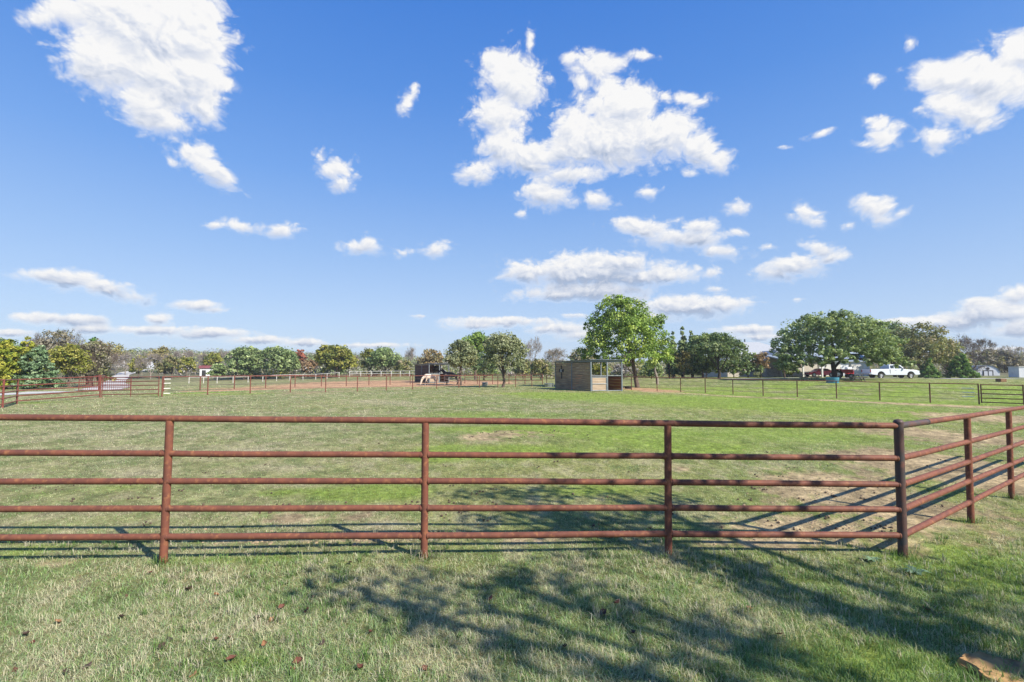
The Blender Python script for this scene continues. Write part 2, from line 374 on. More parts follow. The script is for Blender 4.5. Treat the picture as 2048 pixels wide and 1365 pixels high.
# ------------------------------------------------------------------ ground colour
PATCH = []   # world ellipses: x, y, rx, ry, kind, strength
def pp(u, v, ru, rv, kind, s):
    x, y = px2g(u, v); _, y0 = px2g(u, v+rv); _, y1 = px2g(u, max(v-rv, 742))
    PATCH.append((x, y, ru/F*y, max((y1-y0)/2, .12), kind, s))
for a in [(1740,1010,190,60,'d',1.0),(1600,1060,200,34,'d',.85),(1850,930,170,34,'d',1.1),(1900,872,150,22,'d',1.1),(1960,835,120,14,'d',1.1),(1640,960,130,22,'d',.6),(1500,1090,180,14,'d',.6),(2000,950,120,50,'d',1.0),
          (560,1080,330,7,'d',.8),(600,1040,160,12,'d',.75),(1060,1082,90,11,'d',.8),(1000,1020,90,20,'d',.35),(1060,868,170,9,'d',.5),(960,875,70,12,'d',.7),(1360,940,34,6,'d',.9),(110,1128,60,9,'d',.8),(760,1075,120,8,'d',.6),
          (280,948,70,7,'s',.9),(760,860,160,8,'d',.25),(150,870,160,10,'s',.5),(480,900,200,14,'s',.35),(250,900,180,8,'s',.4),(560,935,60,8,'s',.7),(770,806,60,4,'s',.8),(730,802,30,3,'s',.8),(1250,806,60,4,'s',.4),(1540,870,100,12,'s',.35),(1350,850,60,8,'s',.3),
          (760,765,150,5,'o',1.1),(850,768,90,5,'o',1.2),(640,774,160,3,'o',.8),(960,766,90,4,'o',.8),(1270,778,50,4,'o',.8),(1330,783,60,3,'o',.6),(590,788,60,3,'d',.4),(640,785,90,3,'d',.4),(700,770,110,3,'o',.7),(470,778,120,2,'o',.5),
          (740,985,120,18,'l',1.0),(880,905,60,16,'l',1),(1040,905,130,14,'l',1.0),(1080,860,260,10,'l',.7),(560,985,70,10,'l',.5),(1390,895,140,14,'l',.5),(1200,980,140,14,'l',.6),(1500,805,200,10,'l',.8),(1300,800,200,8,'l',.5),
          (1850,786,200,5,'l',1.3),(1700,783,160,4,'l',1.0),(1700,822,130,8,'l',1.0),(1100,788,100,3,'l',.9),(1150,795,100,3,'l',.7),(250,975,60,8,'l',.4),(100,990,100,14,'l',.3),(960,830,200,8,'l',.4),(470,1120,200,12,'l',.6),(60,1100,60,20,'l',.5),
          (1560,870,200,20,'l',.4),(1950,1130,200,70,'l',.7),(1760,1340,200,60,'l',.7),(500,1330,60,20,'l',.6),(1250,880,150,20,'l',.4),(560,776,110,3,'l',.5),(420,787,130,3,'l',.7),(60,806,90,3,'l',.5)]:
    pp(*a)
def seg_d(x, y, a, b):
    ax, ay = a; bx, by = b; dx, dy = bx-ax, by-ay
    t = np.clip(((x-ax)*dx+(y-ay)*dy)/(dx*dx+dy*dy), 0, 1)
    return np.hypot(x-ax-t*dx, y-ay-t*dy)
def masks(x, y):
    n1 = fbm(x*.55, y*.55, 4, 1); n2 = fbm(x*2.3+5, y*2.3, 4, 2); n3 = fbm(x*.13+9, y*.13+3, 4, 4); n4 = fbm(x*9, y*9, 3, 5)
    d = np.zeros_like(x); s = np.zeros_like(x); l = np.zeros_like(x); o = np.zeros_like(x)
    for (cx, cy, rx, ry, k, st) in PATCH:
        g = st*np.exp(-(((x-cx)/rx)**2+((y-cy)/ry)**2))
        if k == 'd': d = d+g
        elif k == 's': s = s+g
        elif k == 'o': o = o+g
        else: l = l+g
    g = np.exp(-(seg_d(x, y, (11.5, 44.3), (25.5, 31.0))/.75)**2)*1.1; d = d+g
    g = np.exp(-(seg_d(x, y, (25.5, 31.0), (31, 26.5))/1.6)**2)*1.2; d = d+g
    g = np.exp(-(seg_d(x, y, (-21.5, 34.5), (-8, 48))/.55)**2)*.9; d = d+g
    g = np.exp(-(seg_d(x, y, (-27.0, 31.0), (-21.5, 34.5))/.8)**2)*.8; d = d+g
    g = np.exp(-(seg_d(x, y, (-28.5, 43), (-6, 64))/1.3)**2)*1.1; o = o+g
    nz = (n2*.6+n4*.4)
    l = l*1.25+.75*sst(0, 2.5, (x-11.5)*.69+(y-44.3)*.72)*sst(60, 45, y)*sst(.35, .6, fbm(x*.25, y*.5, 3, 6))+.25*sst(-4, 10, x)*sst(9, 14, y)
    d = sst(.34, .72, d*.9+(n2-.5)*1.1+(n4-.5)*.5); o = sst(.3, .7, o+(n2-.5)*.9)
    s = np.clip(s*1.1+sst(.5, .75, n1*.5+n2*.5)*.75, 0, 1)
    return n1, n2, n3, n4, d, np.clip(s, 0, 1), np.clip(l, 0, 1.4), o
def gcolor(x, y, M8=None):
    n1, n2, n3, n4, d, s, l, o = M8 if M8 is not None else masks(x, y)
    a = np.array
    def mixc(c, t, c2):
        t = np.clip(t, 0, 1)[:, None]; return c*(1-t)+a(c2)*t
    az = x/np.maximum(y, 1)
    c = np.tile(a([.222, .225, .080]), (len(x), 1))
    c = mixc(c, sst(.35, .7, n3)*.6, (.150, .185, .066))
    c = mixc(c, sst(.2, .75, az+.15*(n1-.5))*.55, (.185, .225, .052))
    c = mixc(c, sst(0, -.6, az)*.45, (.250, .240, .130))
    c = mixc(c, s*.7, (.34, .30, .195))
    mot = fbm(x*3.1, y*2.2+7, 4, 3); c = mixc(c, sst(.52, .72, mot)*.5, (.33, .29, .18)); c = mixc(c, sst(.47, .28, mot)*.55, (.095, .13, .045))
    c = mixc(c, sst(.5, .8, n4*.5+n1*.5)*.4, (.10, .115, .055))
    c = mixc(c, sst(.15, .8, l*(.6+.9*n2))*.75, (.19, .27, .04))
    c = mixc(c, o*.92, (.42, .25, .15))
    dc = a([.44, .335, .20])[None]*(1-sst(.4, .7, n2)[:, None]*.4)
    t = (d*.9)[:, None]; c = c*(1-t)+dc*t
    c = c*(.70+.60*fbm(x*14, y*8, 2, 2)[:, None])*(.85+.3*n4[:, None])
    return c
def build_ground():
    rr = [.0, .6]
    while rr[-1] < 1500: rr.append(rr[-1]*1.0185+.004)
    rr = np.array(rr[1:])
    an = np.concatenate([np.linspace(R(-64), R(64), 560), np.linspace(R(64), R(296), 60)[1:-1]])
    A, Rr = np.meshgrid(an, rr)
    X = (np.sin(A)*Rr).ravel(); Y = (np.cos(A)*Rr).ravel()
    Z = gz(X, Y)
    C = gcolor(X, Y)
    far = sst(110, 170, np.hypot(X, Y))[:, None]
    C = C*(1-far)+np.array([.13, .125, .075])*far
    nr, na = len(rr), len(an); idx = np.arange(nr*na).reshape(nr, na); ix2 = np.roll(idx, -1, 1)
    Q = np.stack([idx[:-1], ix2[:-1], ix2[1:], idx[1:]], -1).reshape(-1, 4)
    Q = Q[:, ::-1]
    V = np.stack([X, Y, Z], -1)
    V = np.vstack([V, [[0, 0, g1(0, 0)]]]); C = np.vstack([C, C[:1]])
    T = np.stack([idx[0], ix2[0], np.full(na, nr*na)], -1)
    m, nt = newmat('pasture ground'); L = nt.links.new
    out = N(nt, 'ShaderNodeOutputMaterial'); b = N(nt, 'ShaderNodeBsdfPrincipled'); b.inputs['Roughness'].default_value = .95; b.inputs['Specular IOR Level'].default_value = .1
    at_ = N(nt, 'ShaderNodeAttribute', attribute_name='Col'); tc = N(nt, 'ShaderNodeTexCoord')
    n1 = N(nt, 'ShaderNodeTexNoise'); n1.inputs['Scale'].default_value = 9; n1.inputs['Detail'].default_value = 10; n1.inputs['Roughness'].default_value = .7; L(tc.outputs['Object'], n1.inputs[0])
    n2 = N(nt, 'ShaderNodeTexNoise'); n2.inputs['Scale'].default_value = 1.3; n2.inputs['Detail'].default_value = 8; n2.inputs['Roughness'].default_value = .65; L(tc.outputs['Object'], n2.inputs[0])
    r1 = N(nt, 'ShaderNodeMapRange'); L(n1.outputs[0], r1.inputs[0]); r1.inputs[1].default_value = .3; r1.inputs[2].default_value = .7; r1.inputs[3].default_value = .45; r1.inputs[4].default_value = 1.5
    r2 = N(nt, 'ShaderNodeMapRange'); L(n2.outputs[0], r2.inputs[0]); r2.inputs[1].default_value = .3; r2.inputs[2].default_value = .7; r2.inputs[3].default_value = .75; r2.inputs[4].default_value = 1.25
    mu = N(nt, 'ShaderNodeMath', operation='MULTIPLY'); L(r1.outputs[0], mu.inputs[0]); L(r2.outputs[0], mu.inputs[1])
    vm = N(nt, 'ShaderNodeVectorMath', operation='SCALE'); L(at_.outputs[0], vm.inputs[0]); L(mu.outputs[0], vm.inputs['Scale'])
    L(vm.outputs[0], b.inputs['Base Color'])
    bp = N(nt, 'ShaderNodeBump'); bp.inputs['Strength'].default_value = .9; bp.inputs['Distance'].default_value = .07; L(n1.outputs[0], bp.inputs['Height']); L(bp.outputs[0], b.inputs['Normal'])
    L(b.outputs[0], out.inputs[0])
    o = fast_mesh('ground', V, [(Q, 4), (T, 3)], 4, m, cols=C, smooth=True)
    tag(o, kind='structure')
build_ground()

# ------------------------------------------------------------------ grass
gr = np.random.RandomState(11)
def blades(y0, y1, dens, wd, ln, seg2, straw=1.0, keep_dirt=.06):
    # sample a trapezoid slightly wider than the view
    ymid = (y0+y1)/2; area = (1.12*(y0+y1)+5.0)*(y1-y0)
    n = int(area*dens)
    y = y0+(y1-y0)*gr.rand(int(n*1.6)); hw = 1.12*y+2.5; x = (gr.rand(len(y))*2-1)*(1.12*y1+2.5)
    ok = np.abs(x) < hw; x = x[ok][:n]; y = y[ok][:n]
    M8 = masks(x, y); n1, n2, n3, n4, d, s, l, o = M8
    keep = gr.rand(len(x)) < np.clip(1-1.05*np.maximum(d, o), keep_dirt, 1)*(.45+1.0*n2)
    x = x[keep]; y = y[keep]; M8 = [q[keep] for q in M8]; n1, n2, n3, n4, d, s, l, o = M8
    n = len(x); z = gz(x, y)-.004
    az = gr.rand(n)*2*np.pi; wdir = az+np.pi/2
    inside = sst(4.7, 5.3, y)
    L_ = ln*(.35+.85*gr.rand(n)**1.5)*(.35+.7*n1+.8*n4)*(1-.45*inside*(ln < .2)); tilt = .35+1.05*gr.rand(n)**.7
    ex = np.cos(az); ey = np.sin(az); wx = np.cos(wdir)*wd*.5; wy = np.sin(wdir)*wd*.5
    h1 = L_*np.cos(tilt)*.6; r1 = L_*np.sin(tilt)*.35
    h2 = L_*np.cos(tilt)*.9; r2 = L_*np.sin(tilt)*1.05
    base = gcolor(x, y, M8)
    t = gr.rand(n)[:, None]; k = gr.rand(n)
    green = np.array([.12, .205, .055]); teal = np.array([.14, .235, .105]); st = np.array([.45, .42, .30]); pale = np.array([.34, .38, .22]); brn = np.array([.19, .13, .07])
    mot = fbm(x*3.1, y*2.2+7, 4, 3)
    pst = np.clip(.16+.45*s+.25*sst(.45, .7, n4)+.25*sst(.5, .7, mot)-.2*sst(.5, .3, mot)-.35*np.clip(l, 0, 1)+.3*np.clip(d, 0, 1), .04, .85)*straw
    c = np.where((k < pst)[:, None], st*(.6+.6*t), np.where((k < pst+.22)[:, None], pale*(.7+.5*t), np.where((k < pst+.5)[:, None], teal*(.7+.7*t), green*(.7+.8*t))))
    c = np.where((k > .975)[:, None], brn, c)
    c = c*1.2+base*.24
    lush = np.clip(l, 0, 1)[:, None]*.55; c = c*(1-lush)+np.array([.155, .26, .04])*(.8+.5*t)*lush
    P = np.stack([x, y, z], 1); W = np.stack([wx, wy, 0*wx], 1)
    if seg2:
        m1 = P+np.stack([ex*r1, ey*r1, h1], 1); tp = P+np.stack([ex*r2, ey*r2, h2], 1)
        V = np.stack([P-W, P+W, m1+W*.75, m1-W*.75, tp], 1).reshape(-1, 3)
        b0 = np.arange(n)[:, None]*5
        cc = np.stack([c*.8, c*.8, c, c, c*1.15], 1).reshape(-1, 3)  # blade feet darkened in colour to stand for shadow low in the turf
        return V, b0+np.array([[0, 1, 2, 3]]), b0+np.array([[3, 2, 4]]), cc
    tp = P+np.stack([ex*r2, ey*r2, h2], 1)
    V = np.stack([P-W, P+W, tp], 1).reshape(-1, 3); b0 = np.arange(n)[:, None]*3
    return V, None, b0+np.array([[0, 1, 2]]), np.repeat(c, 3, 0)
def build_grass(GD):
    Vs, Q, T, C = [], [], [], []; off = 0
    for a in [(2.3, 4.2, 10500*GD, .0030, .066, True), (4.2, 6.5, 5600*GD, .0040, .060, True), (6.5, 10, 2300*GD, .007, .06, False), (10, 17, 620*GD, .013, .07, False), (17, 34, 100*GD, .030, .10, False), (34, 62, 16*GD, .07, .13, False)]:
        V, q, t, c = blades(*a)
        Vs.append(V); C.append(c)
        if q is not None: Q.append(q+off)
        T.append(t+off); off += len(V)
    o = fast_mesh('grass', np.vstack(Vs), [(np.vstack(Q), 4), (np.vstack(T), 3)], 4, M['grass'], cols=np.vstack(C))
    tag(o, 'short pale green pasture grass mixed with dry straw', 'grass', kind='stuff')
    print('grass verts', off)
build_grass(1.0)
def tufts(cx, cy, k, ln, wd, spread, name, label, green=.6):
    n = len(cx)*k; x = np.repeat(cx, k)+gr.randn(n)*np.repeat(spread*(.5+gr.rand(len(cx))), k); y = np.repeat(cy, k)+gr.randn(n)*np.repeat(spread*(.5+gr.rand(len(cx))), k)
    z = gz(x, y)-.005; az = gr.rand(n)*6.283; L_ = ln*(.4+.8*gr.rand(n)); tl = .15+.75*gr.rand(n)
    ex, ey = np.cos(az), np.sin(az); W = np.stack([-ey, ex, 0*ex], 1)*wd*.5; P = np.stack([x, y, z], 1)
    m1 = P+np.stack([ex*L_*np.sin(tl)*.35, ey*L_*np.sin(tl)*.35, L_*np.cos(tl)*.6], 1); tp = P+np.stack([ex*L_*np.sin(tl), ey*L_*np.sin(tl), L_*np.cos(tl)*.85], 1)
    V = np.stack([P-W, P+W, m1+W*.8, m1-W*.8, tp], 1).reshape(-1, 3); b0 = np.arange(n)[:, None]*5
    kk = np.repeat(gr.rand(len(cx)), k)*.6+gr.rand(n)*.4
    c = np.where((kk < green)[:, None], np.array([.13, .23, .06]), np.array([.50, .47, .35]))*(.6+.7*gr.rand(n)[:, None])
    cc = np.stack([c*.7, c*.7, c, c, c*1.2], 1).reshape(-1, 3)  # shadow at the tuft feet is put into the blade colour
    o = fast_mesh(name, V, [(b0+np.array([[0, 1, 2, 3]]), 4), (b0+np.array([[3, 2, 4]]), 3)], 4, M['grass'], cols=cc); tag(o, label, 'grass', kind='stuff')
_x = gr.uniform(-7.5, 8.5, 2600); _y = gr.uniform(2.4, 5.6, 2600); _k = (vn(_x*1.1, _y*1.1, 3) > .42); tufts(_x[_k], _y[_k], 16, .085, .0042, .018, 'grass_tufts', 'pale and green grass clumps standing above the mown turf', .5)
_q = [px2g(u_, v_) for u_, v_ in zip(1360+720*gr.rand(330)**.6, gr.uniform(1140, 1400, 330))]
tufts(np.array([q[0] for q in _q]), np.array([q[1] for q in _q]), 12, .105, .0038, .045, 'long_grass', 'longer green grass blades in the right foreground', .85)

# ------------------------------------------------------------------ near pipe fence
def build_near_fence():
    uvb = [(327,1116),(848,1114),(1337,1106),(1806,1113)]
    Yp = [4.80, 4.87, 4.92, 4.96]
    top = [(340,837.5),(851,841.5),(1335.5,847),(1797,852)]
    rails = [[(330,907.5),(850,910),(1336,912.5),(1800,917)],[(330,963),(850,962.5),(1337,965),(1803,969.5)],[(329,1017.5),(849,1016.5),(1337,1016),(1804,1019.5)],[(328,1074),(848,1071.5),(1337,1068),(1805,1071)]]
    root = thing('pipe_fence', 'rusty welded five rail pipe fence across the foreground bending at a darker capped corner post', 'fence', (0, 4.9, 0))
    r, rp = .0315, .036
    B = [at(u, v, y) for (u, v), y in zip(uvb, Yp)]; Tn = [at(u, v, y) for (u, v), y in zip(top, Yp)]
    RR = [[at(u, v, y) for (u, v), y in zip(q, Yp)] for q in rails]
    # extra post outside the left edge, same spacing
    def ext(L): return L[0]*2-L[1]
    B = [ext(B)]+B; Tn = [ext(Tn)]+Tn; RR = [[ext(q)]+q for q in RR]
    # right run
    D1, D2 = 6.2, 7.45
    Rb = [at(1942,1041,D1), at(2023,993,D2)]; Rt = [at(1934,833,D1), at(2017,820,D2)]
    rr = [[at(1936,884,D1),at(2019.5,862,D2)],[at(1937.5,924,D1),at(2020.7,894,D2)],[at(1938.7,962.5,D1),at(2022,928.7,D2)],[at(1940,1004.5,D1),at(2023,962,D2)]]
    def exr(q): return q+[q[-1]*2-q[-2], q[-1]*3-q[-2]*2]
    Rb = exr(Rb); Rt = exr(Rt); rr = [exr(q) for q in rr]
    allB = B+Rb; allT = Tn+Rt; allR = [a+b for a, b in zip(RR, rr)]
    nc = 4
    for i, (b, t) in enumerate(zip(allB, allT)):
        m = MB(); d = (b-t).normalized(); dark = (i == nc)
        if dark:
            tt = t-d*.035
            m.tube([b+d*.25, tt], [.042, .042], 16)
            # domed cap
            m.tube([tt, tt-d*.012, tt-d*.026, tt-d*.034], [.045, .043, .030, .006], 16)
            o = m.build('post', M['darkpipe'], root, True)
            o['label'] = 'blackish corner post with a domed cap'
        else:
            m.tube([b+d*.25, t+d*.02], rp, 16); m.build('post', M['rust'], root, True)
    for i in range(len(allB)-1):
        a, b = allT[i], allT[i+1]; m = MB()
        if i == nc:
            mm = a.lerp(b, .36)
            m.tube([mm, b], r, 16); m.build('rail', M['rust'], root, True)
            m2 = MB(); m2.tube([a, mm], r*1.0, 16); m2.tube([mm-(b-a).normalized()*.012, mm+(b-a).normalized()*.006], r*1.08, 16)
            q = m2.build('rail', M['darkpipe'], root, True); q['label'] = 'dark collared end of the top rail'
        else:
            m.tube([a, a.lerp(b, .33)+Vector((0, 0, rnd.uniform(-.004, .004))), a.lerp(b, .66), b], r, 16); m.build('rail', M['rust'], root, True)
    for q in allR:
        for i in range(len(allB)-1):
            a, b = q[i], q[i+1]; m = MB()
            m.tube([a, a.lerp(b, .3)+Vector((0, 0, rnd.uniform(-.004, .004))), a.lerp(b, .7), b], r*.97, 16)
            m.build('rail', M['rust'], root, True)
    for q in [allT]+allR:                      # weld beads where rails meet posts
        for i in range(len(allB)):
            p = q[i]
            for dn in (-1, 1):
                j = i+dn
                if 0 <= j < len(allB):
                    d = (q[j]-p).normalized(); m = MB()
                    m.tube([p+d*.033, p+d*.039, p+d*.045], [.036, .0375, .0345], 14, False)
                    if q is allT: continue
                    m.build('weld', M['rust'], root, True)
    return allB
NF = build_near_fence()

# ------------------------------------------------------------------ far fences
def line_pts(us, A, Bp):
    """ground points where the columns us meet the straight fence line A-B"""
    out = []
    for u in us:
        k = (u-1024)/F; dx, dy = Bp[0]-A[0], Bp[1]-A[1]
        t = (k*A[1]-A[0])/(dx-k*dy); x, y = A[0]+t*dx, A[1]+t*dy
        out.append(Vector((x, y, g1(x, y))))
    return out
def run_fence(name, label, pts, h, rp, rr, rails, mat_, matw=None, wires=(), wr=.012, group=None, sleeves=None, cat='fence', n=8, railname='rail'):
    root = thing(name, label, cat, pts[0], group)
    for p in pts: MB().tube([p-Vector((0, 0, .3)), p+Vector((0, 0, h+.02))], rp, n).build('post', mat_, root, True)
    for zz in rails:
        for a, b in zip(pts[:-1], pts[1:]):
            MB().tube([a+Vector((0, 0, zz)), b+Vector((0, 0, zz))], rr, n).build(railname, mat_, root, True)
    for zz in wires:
        m = MB(); m.tube([p+Vector((0, 0, zz)) for p in pts], wr, 5); m.build('wire', matw or M['wire'], root, True)
    for (i, j, t0, t1, zs) in (sleeves or []):
        for zz in zs:
            a, b = pts[i], pts[j]; up = Vector((0, 0, zz))
            MB().tube([a.lerp(b, t0)+up, a.lerp(b, t1)+up], .024, 6).build('insulator', M['whiteplastic'], root, True)
    return root
us = [418,502.6,582.6,652.7,715.9,773.7,826,874,918,959,995.8,1031,1063.6]
Lp = [Vector((-22.5, 31, g1(-22.5, 31)))]+line_pts(us, (-20.8, 33), (2.3, 57))
run_fence('pipe_fence', 'long rust red pipe and wire fence on the far left side of the paddock', 'x' and Lp, 1.27, .04, .032, [1.27], M['rustfar'], wires=(.35, .68, .98), group=None,
          sleeves=[(0, 1, .03, .17, (.2, .52, .85, 1.12))])
ur = [1953,1856,1756,1670,1592,1524,1464,1409,1360,1313,1262,1218,1170]
Rp = line_pts(ur, (29.8, 30.9), (13.9, 46))
Rp[-1:] = line_pts([1170, 1093], (29.8, 30.9), (13.9, 46))
run_fence('pipe_fence', 'dark brown single rail and cable fence on the far right side of the paddock', Rp, 1.3, .04, .032, [1.3], M['darkfar'], wires=(.3, .62, .95), wr=.010,
          sleeves=[(0, 1, .08, .33, (.48, .75, 1.02))])
# steel gate at the right end
def bar_gate(name, label, a, b, mat_, zs=(.16, .42, .70, .98, 1.27), r=.03):
    root = thing(name, label, 'gate', a)
    for p in (a, b): MB().tube([p+Vector((0, 0, .1)), p+Vector((0, 0, 1.31))], .035, 8).build('end_post', mat_, root, True)
    for z in zs: MB().tube([a+Vector((0, 0, z)), b+Vector((0, 0, z))], r, 8).build('bar', mat_, root, True)
    return root
ga, gb = line_pts([1958, 2042], (29.8, 30.9), (13.9, 46))
bar_gate('pasture_gate', 'dark five bar steel gate at the right end of the far fence', ga, gb, M['darkfar'])
gp2 = line_pts([2050], (29.8, 30.9), (13.9, 46))[0]
MBp = MB(); MBp.tube([gp2-Vector((0, 0, .3)), gp2+Vector((0, 0, 1.42))], .075, 12)
o = MBp.build('gate_post', M['darkfar'], None, True, loc=gp2); tag(o, 'thick brown gate post hinging the dark steel gate at the right edge', 'post')
# left five rail section
l0 = Vector((-24.9, 23.6, 0)); l1 = Vector((-27.7, 27.0, 0)); l2 = Vector((-27.0, 31.6, 0)); l3 = Vector((-22.5, 31.0, 0))
l4 = Vector((-24.2, 20.5, 0))
for p in (l0, l1, l2, l3, l4): p.z = g1(p.x, p.y)
run_fence('pipe_fence', 'red brown five rail pipe fence panels at the left end of the paddock', [l4, l0, l1, l2], 1.38, .045, .032, [1.36, 1.03, .74, .45, .17], M['redgate'])
run_fence('paddock_gate', 'red five bar gate between the left fence panels and the white insulators', [l2+Vector((.14,-.02,0)), l2.lerp(l3, .5), l3+Vector((-.25, .03, 0))], 1.30, .024, .028, [1.28, 1.0, .74, .46, .18], M['redgate'], cat='gate', railname='bar')
# arched ranch gate
def arch_gate():
    Y = 44.0
    def P(u, z): q = gp(u, Y); q.z += z; return q
    root = thing('ranch_gate', 'arched red steel driveway gate with upright pickets behind the left paddock fence', 'gate', gp(200, Y))
    tops = {'l': [(161, 1.02), (172, 1.05), (182, 1.18), (192, 1.36), (200, 1.45)], 'r': [(201, 1.45), (212, 1.36), (222, 1.2), (232, 1.08), (246, 1.02), (264, 1.02)]}
    for k, T in tops.items():
        lf = MB().tube([P(u, z) for u, z in T], .035, 8).build('leaf_frame', M['redgate'], root, True)
        u0, u1 = T[0][0], T[-1][0]
        m = MB()
        for z in (.1, .34, .58, .80): m.tube([P(u0, z), P(u1, z)], .028, 6)
        m.build('cross_bar', M['redgate'], root, True)
        for e in (u0, u1):
            zt = np.interp(e, [a for a, b in T], [b for a, b in T]); MB().tube([P(e, 0), P(e, zt)], .032, 8).build('stile', M['redgate'], root, True)
        n = int(abs(u1-u0)/4.2)
        for i in range(1, n):
            u = u0+(u1-u0)*i/n; zt = float(np.interp(u, [a for a, b in T], [b for a, b in T]))
            MB().tube([P(u, .1), P(u, zt)], .016, 5).build('picket', M['redgate'], root, True)
arch_gate()
# second fence behind the lane
u2 = [402.6,470.7,533,591.6,644,693.7,738.8,781,821]
P2 = line_pts(u2, (-29, 45), (-13.7, 65)); P2 = [line_pts([330], (-29, 45), (-13.7, 65))[0]]+P2
run_fence('wire_fence', 'dark post and wire fence beyond the orange dirt lane', P2, 1.3, .05, .028, [1.3], M['rustfar'], wires=(.5, .9), wr=.012)
# fence of the horse pen to the right of the near shelter of the horses
P3 = [gp(u, Y) for u, Y in ((930, 68), (955, 67), (985, 66), (1018, 65), (1050, 64.5), (1085, 64))]
run_fence('pipe_fence', 'thin rusty pen fence behind the two olive trees in the middle', P3, 1.35, .05, .03, [1.35, .9, .5], M['rustfar'])
# white fence
uw = [380,409,436,467.7,497.7,527,554.4,580.8,607,632.5,655,679]
Pw = line_pts(uw, (-61, 100), (-40, 110))
run_fence('board_fence', 'white post and rail fence along the left meadow', Pw, 1.30, .075, .04, [1.25], M['whitepaint'], cat='fence', n=4)
Pw2 = [gp(u, 111.5+(u-722)*.012) for u in (700,722,743,762.6,783,801,819.5,838,856,874,892)]
run_fence('board_fence', 'white two rail fence behind the brown horse shelter', Pw2, 1.36, .08, .045, [1.3, .75], M['whitepaint'], cat='fence', n=4)

# ------------------------------------------------------------------ shelters
def shelter(loc, rz, wall, half, label, emblem=False, Ht=2.72, L=7.35, W=3.1, pale=None, full=False):
    root = thing('horse_shelter', label, 'horse shelter', loc, build_world=False); root.rotation_euler = (0, 0, rz)
    hb = -.35
    S = M['graysteel']
    def post(x, y, h, r=.055): MB().box((x, y, (h+hb)/2), (r*2, r*2, h-hb)).build('post', S, root, bevel=.01)
    H2 = Ht-.10
    for (x, y) in ((0, 0), (0, L/2), (0, L), (W*.52, 0), (W, 0), (W, L/2), (W, L)): post(x, y, H2)
    # roof: corrugated sheet on a rim
    m = MB(); n = 90; t = .02
    vs = []; x0, x1, y0, y1 = -.22, W+.22, -.25, L+.2
    for i in range(n+1):
        x = x0+(x1-x0)*i/n; z = Ht+.02+.018*math.cos(i*math.pi*2/3)
        vs += [(x, y0, z+.02), (x, y1, z-.10), (x, y0, z+.02-t), (x, y1, z-.10-t)]
    fs = []
    for i in range(n):
        a = i*4; b = a+4; fs += [(a, b, b+1, a+1), (a+2, a+3, b+3, b+2), (a, a+2, b+2, b), (a+1, b+1, b+3, a+3)]
    fs += [(0, 1, 3, 2), (n*4, n*4+2, n*4+3, n*4+1)]
    m.add(vs, fs); rf = m.build('roof', M['roofmetal'], root); org[rf.name] = Vector((0, 0, 0))
    m = MB(); e = .05
    for (a, b) in (((0, 0), (0, L)), ((W, 0), (W, L)), ((0, 0), (W, 0)), ((0, L), (W, L))):
        c = ((a[0]+b[0])/2, (a[1]+b[1])/2, Ht-.085); d = (abs(b[0]-a[0])+.10 if a[0] != b[0] else .09, abs(b[1]-a[1])+.1 if a[1] != b[1] else .09, .15)
        m.box(c, d)
    for k in range(1, 6): m.box((W/2, L*k/6, Ht-.085), (W-.1, .05, .07))
    m.build('roof_frame', S, root)
    # long plank wall, two bays
    nb = 12
    for (ya, yb) in ((.06, L/2-.06), (L/2+.06, L-.06)):
        m = MB(); hh = (H2-.12-hb)/nb
        for k in range(nb):
            m.box((rnd.uniform(-.006, .006), (ya+yb)/2, hb+hh*(k+.5)), (.035, yb-ya, hh-.012))
        m.build('plank_wall', wall, root)
    # far right half wall and back wall half
    for (ya, yb) in ((.06, L/2-.06), (L/2+.06, L-.06)):
        fl = full and ya > 1; nn = 12 if fl else 6; m = MB(); hh = ((H2-.12 if fl else 1.25)-hb)/nn
        for k in range(nn): m.box((W, (ya+yb)/2, hb+hh*(k+.5)), (.035, yb-ya, hh-.01))
        m.build('half_wall' if not fl else 'plank_wall', wall if fl else half, root)
        MB().tube([(W, ya, 1.28), (W, yb, 1.28)], .035, 8).build('rail', S, root, True)
    nn = 12 if full else 6; m = MB(); hh = ((H2-.12 if full else 1.25)-hb)/nn
    for k in range(nn): m.box((W/2, L, hb+hh*(k+.5)), (W-.12, .035, hh-.01))
    m.build('half_wall', half, root)
    # front: framed wooden gate in bay one, open bay two with a low sill rail
    g = MB(); x0, x1 = .09, W*.52-.09
    for (a, b) in (((x0, -.03, .05), (x0, -.03, 1.22)), ((x1, -.03, .05), (x1, -.03, 1.22)), ((x0, -.03, .05), (x1, -.03, .05)), ((x0, -.03, .63), (x1, -.03, .63)), ((x0, -.03, 1.22), (x1, -.03, 1.22))):
        g.tube([a, b], .035, 8)
    fr = g.build('gate_frame', S, root, True); org[fr.name] = Vector((0, 0, 0))
    m = MB()
    for k in range(6): m.box(((x0+x1)/2, 0, .08+.19*(k+.5)), (x1-x0, .03, .18))
    m.build('gate_board', M['palewood'], root)
    MB().tube([(W*.52, 0, .03), (W, 0, .03)], .03, 8).build('sill', S, root, True)
    MB().tube([(0, 0, 1.34), (W, L*0, 1.34)], .025, 8).build('rail', S, root, True)
    return root
nc_ = gp(1181.5, 42); nc_.z = at(1181.5, 783, 42).z
shelter(nc_, math.atan2(1.0, 2.83), M['plank'], M['redplank'], 'grey plank horse shelter with a cross on its wall, beside the big green tree')
n2_ = gp(858.6, 69); n2_.z = at(858.6, 766, 69).z
shelter(n2_, math.atan2(1.45, 2.65), M['plankdark'], M['redplank'], 'dark brown plank horse shelter standing behind the two horses', Ht=2.75, L=6.6, W=3.0, full=True)
